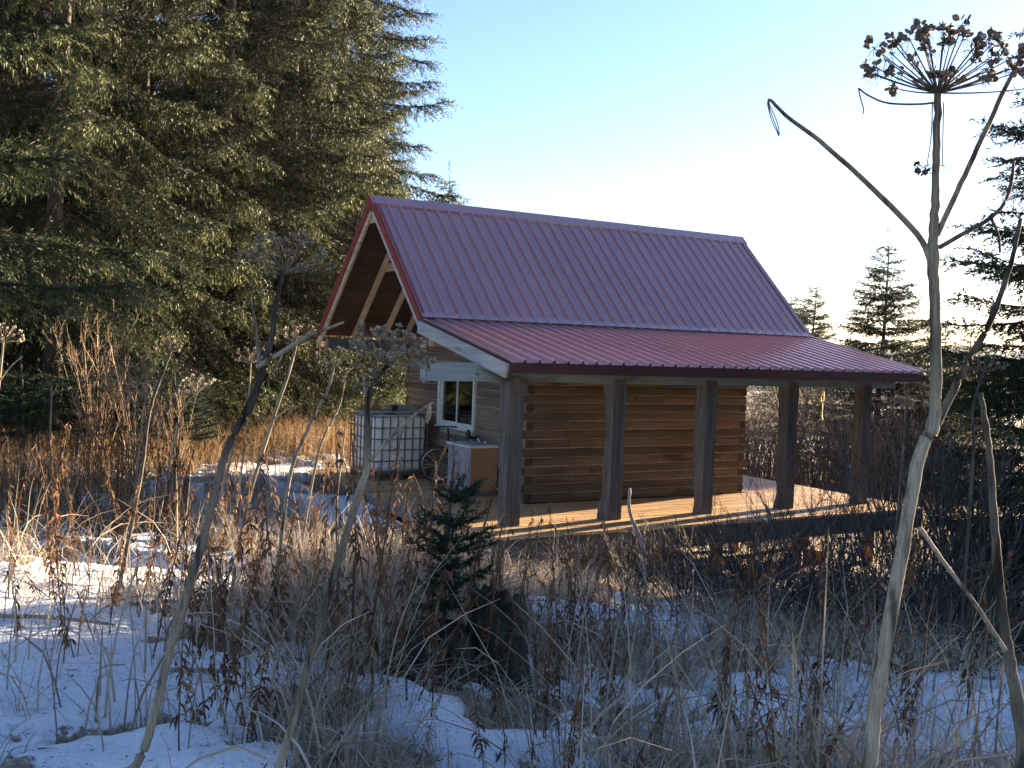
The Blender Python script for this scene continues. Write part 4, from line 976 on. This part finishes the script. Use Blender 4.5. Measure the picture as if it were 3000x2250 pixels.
# grass
def blades(rg, X, Y, L, wid, lean, tone, K=5, up=1.0):
    n = len(X); s = np.linspace(0, 1, K); a = rg.random(n)*6.28; d = np.stack([np.cos(a), np.sin(a), a*0], -1)
    Z = ground_z(X, Y)-.02; base = np.stack([X, Y, Z], -1)
    th = lean[:, None]*(.25+1.3*s[None])+rg.normal(size=(n, K))*.08       # angle from vertical
    th = np.minimum(th, 1.9)
    st_ = L[:, None]/(K-1); hx_ = np.concatenate([np.zeros((n, 1)), np.cumsum(np.sin(th[:, :-1])*st_, 1)], 1); hz_ = np.concatenate([np.zeros((n, 1)), np.cumsum(np.cos(th[:, :-1])*st_, 1)], 1)
    P_ = base[:, None]+d[:, None]*hx_[..., None]; P_[:, :, 2] += hz_
    gl = ground_z(P_[:, :, 0], P_[:, :, 1])+.006; P_[:, :, 2] = np.maximum(P_[:, :, 2], gl-.02*(1-s)[None])
    tw = rg.random(n)*6.28; sd = norm(np.stack([-np.sin(a), np.cos(a), a*0], -1)*np.cos(tw)[:, None]+V3(0, 0, 1)*np.sin(tw)[:, None]*.5)
    V, Qd = ribbons(P_, np.broadcast_to(sd[:, None], P_.shape), (wid[:, None]*(1-.85*s**2)[None]))
    return V, Qd, np.repeat(tone, K*2)
rg = R_(70)
def scatter(n, u0, u1, d0, d1, keep):
    u = rg.uniform(u0, u1, n); D = np.sqrt(rg.uniform(d0**2, d1**2, n))
    d = FW[None]+((u-1500)/FPX)[:, None]*RT[None]; X = CAM[0]+d[:, 0]*D; Y = CAM[1]+d[:, 1]*D
    cl = fbm(X*1.6+9, Y*1.6, 90, 3); sm = snowmask(X, Y)
    pr = np.clip((1-sm)*1.0+.03, 0, 1)*sstep(.34, .58, cl+.1*(1-sm))
    ok = (rg.random(n) < pr*keep) & ~((X > DX0-.05) & (X < DX1) & (Y > DY0-.02) & (Y < DY1))
    return X[ok], Y[ok], u[ok], D[ok]
gparts = []
X, Y, u, D = scatter(52000, -100, 3100, 3.2, 13.5, .9); n = len(X)
gparts.append(blades(rg, X, Y, rg.uniform(.10, .40, n), rg.uniform(.0018, .0040, n), np.abs(rg.normal(1.15, .45, n)), np.clip(rg.normal(.5, .22, n), 0, 1)))
# dense straw stand in the centre-left and tussocks
def tuss(n_t, u0, u1, d0, d1, per, Lm, wd, lean):
    Xs = []; Ys = []
    for i in range(n_t):
        ut = rg.uniform(u0, u1); dt = math.sqrt(rg.uniform(d0**2, d1**2)); p = gp(ut, dt)
        if 1190 < ut < 1570 and dt < 6.3: continue
        if DX0-.1 < p[0] < DX1 and DY0-.05 < p[1] < DY1: continue
        if snowmask(p[0], p[1]) > .5 and rg.random() < .88: continue
        Xs.append(p[0]+rg.normal(size=per)*.09); Ys.append(p[1]+rg.normal(size=per)*.09)
    X = np.concatenate(Xs); Y = np.concatenate(Ys); n = len(X)
    gparts.append(blades(rg, X, Y, rg.uniform(.5, 1.15, n)*Lm, rg.uniform(.6, 1.3, n)*wd, np.abs(rg.normal(lean, .3, n)), np.clip(rg.normal(.42, .2, n)+rg.normal()*.05, 0, 1), 6))
tuss(150, 850, 1400, 5.0, 9.6, 60, .66, .0028, .65)
tuss(110, 520, 1000, 9.5, 17.5, 45, .50, .0045, .8)
tuss(90, 1350, 2250, 5.0, 11.5, 60, .45, .0026, 1.0)
tuss(75, 2200, 3050, 4.2, 10.5, 55, .52, .0028, 1.05)
tuss(70, 0, 850, 3.8, 9.0, 50, .42, .0026, .95)
tuss(60, 850, 2900, 3.5, 4.8, 55, .38, .0024, 1.05)
def culms(n, u0, u1, d0, d1):
    u = rg.uniform(u0, u1, n); D = np.sqrt(rg.uniform(d0**2, d1**2, n)); d = FW[None]+((u-1500)/FPX)[:, None]*RT[None]; X = CAM[0]+d[:, 0]*D; Y = CAM[1]+d[:, 1]*D
    ok = (rg.random(n) < 1-.75*snowmask(X, Y)) & ~((u > 1190) & (u < 1570) & (D < 6.2)); X, Y = X[ok], Y[ok]; n = len(X)
    gparts.append(blades(rg, X, Y, rg.uniform(.4, 1.0, n), rg.uniform(.003, .0065, n), np.abs(rg.normal(1.0, .5, n)), np.clip(rg.normal(.25, .28, n), 0, 1), 6))
culms(1500, 850, 1500, 4.2, 10); culms(1300, 1500, 3050, 4.0, 10.5); culms(900, 0, 850, 3.6, 9); culms(500, 850, 2900, 3.4, 4.6)
tuss(60, 1500, 2900, 8.5, 11.0, 60, .50, .0030, 1.0)
V, F, t = join(gparts)
tag(link('dry_grass', npmesh('dry_grass', V, F, t, False, M['straw'])), 'pale dry grass lying in tussocks between the snow patches', 'grass', kind='stuff')
n = 6000; uu = rg.uniform(-100, 3100, n); DD = np.sqrt(rg.uniform(3.4**2, 11**2, n)); dd_ = FW[None]+((uu-1500)/FPX)[:, None]*RT[None]; X = CAM[0]+dd_[:, 0]*DD; Y = CAM[1]+dd_[:, 1]*DD
a_ = rg.random(n)*6.28; L_ = rg.uniform(.004, .016, n)*np.where(rg.random(n) < .12, 3, 1); sl3 = np.linspace(-1, 1, 3)
PX = X[:, None]+np.cos(a_)[:, None]*L_[:, None]*sl3; PY = Y[:, None]+np.sin(a_)[:, None]*L_[:, None]*sl3
PL = np.stack([PX, PY, ground_z(PX, PY)+.006], -1); SL_ = np.broadcast_to(np.stack([-np.sin(a_), np.cos(a_), rg.normal(size=n)*.3], -1)[:, None], PL.shape)
V, Qd = ribbons(PL, SL_, np.broadcast_to((rg.uniform(.001, .0035, n))[:, None], (n, 3)))
tag(link('leaf_litter', npmesh('leaf_litter', V, [Qd], np.repeat(rg.random(n), 6), False, M['fire'])), 'bits of dead leaf and stem scattered over the snow', 'litter', kind='stuff')
X, Y, u, D = scatter(45000, -100, 1180, 11.5, 26, 1.0); n = len(X)
ok = ~((u > 560) & (D < 18)); X, Y = X[ok], Y[ok]; n = len(X)
V, Qd, t = blades(rg, X, Y, rg.uniform(.2, .75, n), rg.uniform(.003, .007, n), np.abs(rg.normal(.55, .35, n)), np.clip(rg.normal(.5, .25, n), 0, 1))
tag(link('meadow_grass', npmesh('meadow_grass', V, [Qd], t, False, M['goldgrass'])), 'rusty gold standing grass in the sunlit left meadow', 'grass', kind='stuff')
X, Y, u, D = scatter(9000, 1150, 3200, 17, 34, 1.0); n = len(X)
V, Qd, t = blades(rg, X, Y, rg.uniform(.3, .8, n), rg.uniform(.004, .008, n), np.abs(rg.normal(.4, .25, n)), np.clip(rg.normal(.5, .25, n), 0, 1))
tag(link('rear_grass', npmesh('rear_grass', V, [Qd], t, False, M['goldgrass'])), 'dry grass growing behind the cabin and porch', 'grass', kind='stuff')

# ------------------------------------------------------------------ cow parsnip
def umbel(c, axd, R, nr, rg, root, par, tone=.5, seed_r=.016, droopers=0, bigflat=.55):
    """rays from c, seed clusters at their ends"""
    axd = norm(np.array(axd, float)); e1 = norm(np.cross(axd, V3(.2, .9, .1))); e2 = np.cross(axd, e1)
    ph = np.arange(nr)*2.39996+rg.random()*6; q = np.sqrt((np.arange(nr)+.5)/nr)
    th = q*1.48
    d = axd*np.cos(th)[:, None]*.92+(e1*np.cos(ph)[:, None]+e2*np.sin(ph)[:, None])*np.sin(th)[:, None]
    d = norm(d+rg.normal(size=(nr, 3))*.07); L = R*rg.uniform(.85, 1.1, nr)*(.88+.14*q)
    K = 6; s = np.linspace(0, 1, K)
    out = (e1*np.cos(ph)[:, None]+e2*np.sin(ph)[:, None])
    P_ = c+d[:, None]*(L[:, None]*s)[..., None]+axd*((L*.10*q)[:, None]*(s**2-s))[..., None]
    Vr, Qr = tubes(P_, np.broadcast_to(R*.0135*(1-.45*s), (nr, K)), 5)
    u = link('umbel', npmesh('umbel', Vr, [Qr], np.full(len(Vr), tone*.7), True, M['parsnip']), root)
    # seed clusters: flattened winged seeds on short stalks
    Vs = []; Fs = []; Ts = []; off = 0
    for i in range(nr):
        tip = P_[i, -1]; k = int(rg.integers(6, 15)); dd = norm(d[i])
        a1 = norm(np.cross(dd, V3(.3, .2, .9))); a2 = np.cross(dd, a1)
        for j in range(k):
            a = rg.random()*6.28; t_ = rg.random()**.6*1.2; v = norm(dd*math.cos(t_)+(a1*math.cos(a)+a2*math.sin(a))*math.sin(t_)); l = seed_r*rg.uniform(.6, 1.5)
            cc = tip+v*l; w = seed_r*rg.uniform(.35, .62); up_ = norm(v+rg.normal(size=3)*.5); sd_ = norm(np.cross(up_, rg.normal(size=3))); nn_ = np.cross(up_, sd_)
            ring = [cc-up_*w*1.2, cc-up_*w*.4+sd_*w*.9, cc+up_*w*.6+sd_*w*.85, cc+up_*w*1.2, cc+up_*w*.6-sd_*w*.85, cc-up_*w*.4-sd_*w*.9]
            V_ = ring+[cc+nn_*w*.22, cc-nn_*w*.22]; Vs += V_; tt = np.clip(tone+rg.normal()*.2, 0, 1); Ts += [tt]*8
            for q_ in range(6): Fs += [(off+q_, off+(q_+1) % 6, off+6), (off+(q_+1) % 6, off+q_, off+7)]
            off += 8
    seeds = link('seed_heads', npmesh('seed_heads', np.array(Vs), [np.array(Fs)], np.array(Ts), False, M['seed']), u); tag(seeds, kind='stuff')
    # hair-fine bracts round each cluster
    nb = 10; o = np.repeat(P_[:, -1]-d*seed_r*.4, nb, 0); dv = norm(np.repeat(-d*.25+out*.2, nb, 0)+norm(rg.normal(size=(nr*nb, 3)))); lb = rg.uniform(1.0, 2.3, nr*nb)*seed_r
    s3 = np.linspace(0, 1, 3); Pb = o[:, None]+dv[:, None]*(lb[:, None]*s3)[..., None]; Pb[:, :, 2] -= (lb*.35)[:, None]*s3**2
    Vb, Qb = tubes(Pb, np.broadcast_to(R*.0050*(1-.6*s3), (nr*nb, 3)), 3)
    tag(link('bracts', npmesh('bracts', Vb, [Qb], np.full(len(Vb), tone*.8), False, M['parsnip']), u), kind='stuff')
    return u
def stalk(root, pts, r, tones, name='stem', sides=10, k=None, nodes=()):
    k = k or max(8, 7*len(pts)); P_ = spline(pts, k); rr = np.interp(np.linspace(0, 1, k), np.linspace(0, 1, len(r)), r)
    s = np.linspace(0, 1, k)
    for nd in nodes: rr = rr*(1+.18*np.exp(-((s-nd)/.012)**2))
    P_[1:-1] += rng.normal(size=(k-2, 3))*r[0]*.06
    V, Qd = tubes(P_[None], rr[None], sides); tn = np.interp(s, np.linspace(0, 1, len(tones)), tones)+ (noise(s*17+r[0]*999, 3)-.5)*.35
    V = V*1.0; off = np.tile(np.sin(np.arange(sides)*4.0)*.06, k)
    return link(name, npmesh(name, V, [Qd], np.clip(np.repeat(tn, sides)+off, 0, 1), True, M['parsnip']), root)
def parsnip(label, base):
    e = empty('cow_parsnip', (0, 0, 0)); e.location = tuple(base); tag(e, label, 'dry plant'); return e
def PT(e, u, v, D):                 # local point of root e from photo pixel
    return at(u, v, D)-np.array(e.location)
def grounded(u, D, extra=0):
    p = gp(u, D); return V3(p[0], p[1], gz(p[0], p[1])-.03)
rg = R_(80)
# the big one on the right
b0 = grounded(2525, 2.62); e = parsnip('tallest cow parsnip stalk at right with a round seed umbel against the sky', b0)
D0 = 2.6; mm = D0/FPX
pts = [V3(0, 0, 0), PT(e, 2545, 2250, D0), PT(e, 2570, 2034, D0), PT(e, 2690, 1356, D0), PT(e, 2734, 1250, D0), PT(e, 2742, 1017, D0), PT(e, 2734, 760, D0), PT(e, 2741, 520, D0), PT(e, 2747, 262, D0)]
stalk(e, pts, [.0185, .0180, .0180, .0160, .0150, .0140, .0135, .0095, .0090], [.8, .85, .85, .9, .7, .5, .5, .48, .45], nodes=(.25, .5, .752), k=90, sides=14)
def br(e, pp, r, tn, D, name='side_branch', k=20):
    return stalk(e, [PT(e, u, v, D+(q[0] if q else 0)) for u, v, *q in pp], r, tn, name, 8, k)
br(e, [(2730, 770), (2690, 690), (2560, 555), (2410, 420), (2310, 345), (2262, 298), (2250, 292)], [.0085, .0075, .006, .0045, .0035], [.5, .45, .45], D0, k=30)
for dx in (0, 6, 14): br(e, [(2250, 293), (2250+dx*.5, 312), (2262+dx, 355), (2276+dx*.5, 385), (2282, 400)], [.0016, .0013, .0011], [.3], D0, 'withered_leaf')
br(e, [(2745, 690), (2800, 570), (2870, 420), (2940, 270), (3010, 130)], [.0075, .0065, .005], [.4, .4], D0, k=24)
br(e, [(2752, 725), (2830, 680), (2900, 640), (2945, 590), (2965, 520), (2970, 470)], [.006, .005, .0035], [.2, .15], D0)
br(e, [(2905, 642), (2925, 690), (2930, 740)], [.004, .003], [.1], D0, 'withered_leaf')
br(e, [(2745, 1243), (2820, 1090), (2900, 945), (2960, 780), (2990, 640)], [.0105, .009, .0065, .005], [.3, .15, .2], D0, k=26)
c = PT(e, 2747, 272, D0); um = umbel(c, (UP*.97+RT*.06-FW*.22), .185, 44, rg, e, None, .42, .0155)
br(e, [(2744, 300), (2690, 305), (2600, 302), (2545, 280), (2515, 258)], [.0028, .0022], [.15], D0)
br(e, [(2515, 258), (2522, 290), (2530, 320), (2528, 335)], [.0018, .0014], [.15], D0, 'withered_leaf')
br(e, [(2765, 300), (2763, 380), (2761, 480)], [.0016, .0013], [.15], D0)
br(e, [(2732, 300), (2728, 400), (2716, 482)], [.0016, .0013], [.15], D0)
for (u, v) in ((2761, 482), (2714, 484)): umbel(PT(e, u, v, D0), -UP*.9, .03, 18, rg, e, None, .15, .0014)
umbel(PT(e, 2705, 490, D0), -UP*.6-RT*.6, .012, 7, rg, e, None, .15, .008)
br(e, [(2695, 1545), (2760, 1640), (2850, 1760), (2945, 1905)], [.0055, .006, .0065], [.85, .8], D0+.25)
# right edge stalk
b0 = grounded(3010, 3.05); e = parsnip('dark leaning cow parsnip stalk along the right picture edge', b0)
stalk(e, [V3(0, 0, 0), PT(e, 2995, 2250, 3.0), PT(e, 2985, 2090, 3.0), PT(e, 2945, 1850, 3.0), PT(e, 2915, 1570, 3.0), PT(e, 2895, 1300, 3.0), PT(e, 2872, 1150, 3.0)], [.020, .020, .018, .014, .012, .009, .007], [.5, .55, .4, .15, .3, .2], nodes=(.35, .62), k=60)
# left leaning dark stalk
b0 = grounded(385, 3.3); e = parsnip('long leaning cow parsnip stalk at left, dark in its upper half', b0); D0 = 3.28
stalk(e, [V3(0, 0, 0), PT(e, 420, 2200, D0), PT(e, 500, 1900, D0), PT(e, 590, 1600, D0), PT(e, 660, 1330, D0), PT(e, 735, 1180, D0), PT(e, 790, 1010, D0), PT(e, 815, 860, D0), PT(e, 835, 800, D0)], [.0140, .0138, .0132, .0125, .0118, .0125, .0088, .0070, .0065], [.75, .75, .7, .45, .15, .12, .05, .05], nodes=(.38, .63), k=80)
umbel(PT(e, 838, 795, D0), UP*.95+RT*.1-FW*.1, .135, 26, rg, e, None, .62, .012)
br(e, [(752, 1075), (820, 1035), (900, 985), (960, 962), (1008, 944)], [.0085, .0065, .004], [.6, .8], D0-.05)
br(e, [(760, 1060), (752, 980), (742, 915), (735, 872)], [.007, .005, .003], [.4, .6], D0)
br(e, [(830, 1028), (818, 1060), (790, 1110)], [.003, .0025], [.8], D0)
br(e, [(735, 1180), (700, 1250), (650, 1450)], [.004, .003], [.8, .7], D0+.1)
# second leaning stalk, umbel before the gable
b0 = grounded(770, 3.25); e = parsnip('cow parsnip stalk with grey seed umbel in front of the cabin gable', b0); D0 = 3.23
stalk(e, [V3(0, 0, 0), PT(e, 815, 2250, D0), PT(e, 900, 1960, D0), PT(e, 985, 1660, D0), PT(e, 1050, 1450, D0), PT(e, 1078, 1350, D0), PT(e, 1076, 1180, D0), PT(e, 1100, 1115, D0), PT(e, 1135, 1070, D0)], [.0122, .012, .0112, .0115, .0118, .0102, .0076, .0075, .006], [.8, .8, .25, .5, .75, .25, .1, .08], nodes=(.51, .76), k=80)
umbel(PT(e, 1137, 1066, D0), UP*.85+RT*.32-FW*.05, .13, 34, rg, e, None, .75, .0115)
br(e, [(1082, 1350), (1150, 1275), (1215, 1215), (1268, 1178)], [.006, .005, .003], [.5, .7], D0-.03)
br(e, [(1258, 1185), (1256, 1215), (1250, 1240)], [.006, .009, .004], [.6], D0-.03, 'withered_leaf')
br(e, [(1072, 1160), (1065, 1110), (1060, 1078)], [.006, .0045, .003], [.4, .55], D0)
umbel(PT(e, 1120, 1090, D0), UP*.5-RT*.8, .10, 10, rg, e, None, .55, .010)
# thinner stalks
def thin(label, base_uD, pp, D, r, tn, um=None, extra=()):
    e = parsnip(label, grounded(*base_uD)); stalk(e, [V3(0, 0, 0)]+[PT(e, u, v, D) for u, v in pp], [r, r*.95, r*.8, r*.6], tn, k=44, sides=8)
    if um: umbel(PT(e, pp[-1][0], pp[-1][1], D), um[1], um[0], um[2], rg, e, None, um[3], um[4])
    for x in extra: br(e, x, [r*.45, r*.3], tn, D)
    return e
thin('thin grey parsnip stalk in front of the left dark stalk', (690, 7.2), [(720, 1500), (790, 1260), (850, 1080), (868, 1010)], 7.2, .014, [.7, .7, .6], (.16, UP, 18, .6, .013), [[(800, 1230), (840, 1200), (880, 1188)]])
thin('slender pale parsnip stalk leaning right between the two main stalks', (820, 6.6), [(845, 1420), (900, 1260), (960, 1140), (978, 1075)], 6.6, .013, [.75, .7, .6], (.14, UP, 16, .6, .012))
thin('parsnip stalk with a flat sunlit tan umbel beside the bare shrubs', (470, 11.5), [(510, 1300), (545, 1190), (578, 1150)], 11.5, .014, [.6, .7], (.20, UP*.9-RT*.35, 26, .85, .018))
thin('dark thin parsnip stalk rising through the sunlit shrubs', (350, 6.9), [(365, 1640), (415, 1380), (440, 1200), (500, 1030)], 6.9, .014, [.75, .4, .15], (.10, UP, 14, .4, .010))
thin('parsnip stalk with a small tan umbel left of the dark stalk', (395, 12.5), [(410, 1300), (420, 1200), (430, 1160)], 12.5, .012, [.6], (.18, UP, 20, .85, .016))
thin('sunlit parsnip stalk with tan umbel at the left picture edge', (-25, 9.0), [(-15, 1250), (0, 1100), (10, 1000)], 9.0, .013, [.6], (.16, UP+RT*.2, 22, .85, .015), [[(-10, 1130), (30, 1075), (65, 1045)]])
thin('bare parsnip stalk with withered head before the left spruce trunks', (140, 12.0), [(145, 1300), (150, 1200), (152, 1130)], 12.0, .012, [.5], (.13, UP, 12, .35, .012), [[(150, 1170), (165, 1135), (175, 1115)]])
thin('parsnip stalk with grey umbel below the left roof edge', (690, 12.0), [(715, 1320), (730, 1150), (735, 1062)], 12.0, .013, [.7], (.20, UP, 22, .45, .017))
thin('thin dry parsnip stalk leaning past the deck step', (880, 8.5), [(930, 1340), (990, 1200), (1010, 1120)], 8.5, .011, [.7, .6], (.11, UP, 12, .5, .010))
thin('pale bent parsnip stalk left of the tank front', (985, 9.0), [(988, 1450), (1000, 1350), (1012, 1260)], 9.0, .010, [.9], None)
thin('dark parsnip stalk with a dried umbel in the right brush', (2860, 7.6), [(2850, 1350), (2850, 1200), (2880, 1090)], 7.6, .012, [.2], (.16, UP, 22, .5, .014))
thin('thin parsnip stalk with small umbel behind the last porch post', (2640, 9.5), [(2640, 1380), (2650, 1260), (2660, 1190)], 9.5, .010, [.3], (.13, UP, 16, .55, .012))
# fallen stalks on the snow
for k, (u0, v0, u1, v1, D0_, lab) in enumerate(((380, 1645, 660, 1640, 6.9, 'fallen pale parsnip stalk lying across the left snow'), (0, 1705, 340, 1735, 6.2, 'fallen grey parsnip stalk at the left picture edge'), (500, 1905, 700, 1840, 5.2, 'short broken parsnip stalk beside the left leaning stalk'))):
    a = at(u0, v0, D0_); b = at(u1, v1, D0_)
    for q in (a, b): q[2] = gz(q[0], q[1])+.03
    m_ = (a+b)/2; m_[2] = gz(m_[0], m_[1])+.035
    e = parsnip(lab, a); stalk(e, [V3(0, 0, 0), m_-a, b-a], [.013, .012, .009], [.75, .8], k=20, sides=8)

# ------------------------------------------------------------------ stumps, logs
def stump(u, D, r, h, label, seed, jag=.35):
    p = gp(u, D); z = gz(p[0], p[1]); rg = R_(seed); n = 36; rows = 14; V = []; F = []
    rag = np.array([noise(j*.9+seed*3, 2.2) for j in range(n)])
    for i in range(rows):
        t = i/(rows-1)
        for j in range(n):
            a = 2*np.pi*j/n; rr = r*(1.35-.5*t+.35*math.exp(-t*5))*(.7+.4*noise(math.cos(a)*1.6+seed+5, math.sin(a)*1.6+t*1.2+9)+.3*noise(math.cos(a)*5+seed, math.sin(a)*5+t*5)); top = h*(1-jag*rag[j])
            V.append((rr*math.cos(a), rr*math.sin(a), -.15+(top+.15)*t))
    for i in range(rows-1):
        for j in range(n): F.append((i*n+j, i*n+(j+1) % n, (i+1)*n+(j+1) % n, (i+1)*n+j))
    V.append((0, 0, h*.45)); c = len(V)-1
    F += [((rows-1)*n+j, (rows-1)*n+(j+1) % n, c) for j in range(n)]
    o = MB().add(V, F).build('mossy_stump', M['moss'], None, True); o.location = (p[0], p[1], z); return tag(o, label, 'stump')
stump(1478, 5.65, .15, .56, 'tall dark mossy stump right of the sapling', 1)
stump(1310, 5.5, .21, .38, 'low dark mossy stump beneath the sapling', 2)
stump(1225, 5.3, .12, .22, 'small mossy stump hidden in the fireweed left of the sapling', 3)
def fallen(label, pts, r, name='fallen_log', mat=None):
    P_ = spline(pts, 16); rr = np.linspace(r, r*.7, 16)*(1+.12*rng.normal(size=16)); o = MB().tube(P_, rr, 12).build(name, mat or M['moss'], None, True); return tag(o, label, 'log')
def gpt(u, D, dz): p = gp(u, D); return V3(p[0], p[1], gz(p[0], p[1])+dz)
fallen('big dark mossy log lying under the right brush', [gpt(2460, 9.4, .08), gpt(2650, 9.3, .16), gpt(2850, 9.0, .22), gpt(3100, 8.8, .3)], .26)
fallen('thin mossy fallen branch below the right brush', [gpt(2380, 8.2, .06), gpt(2480, 8.0, .12), gpt(2560, 8.0, .03)], .05, 'fallen_branch')
a = at(1845, 1430, 11.2); b0 = gpt(1925, 11.2, 0)
fallen('grey dead branch standing up before the third porch post', [b0, (a*.45+b0*.55)+V3(.06, 0, .05), (a*.8+b0*.2)-V3(.04, 0, 0), a], .024, 'dead_branch', M['greyx'])
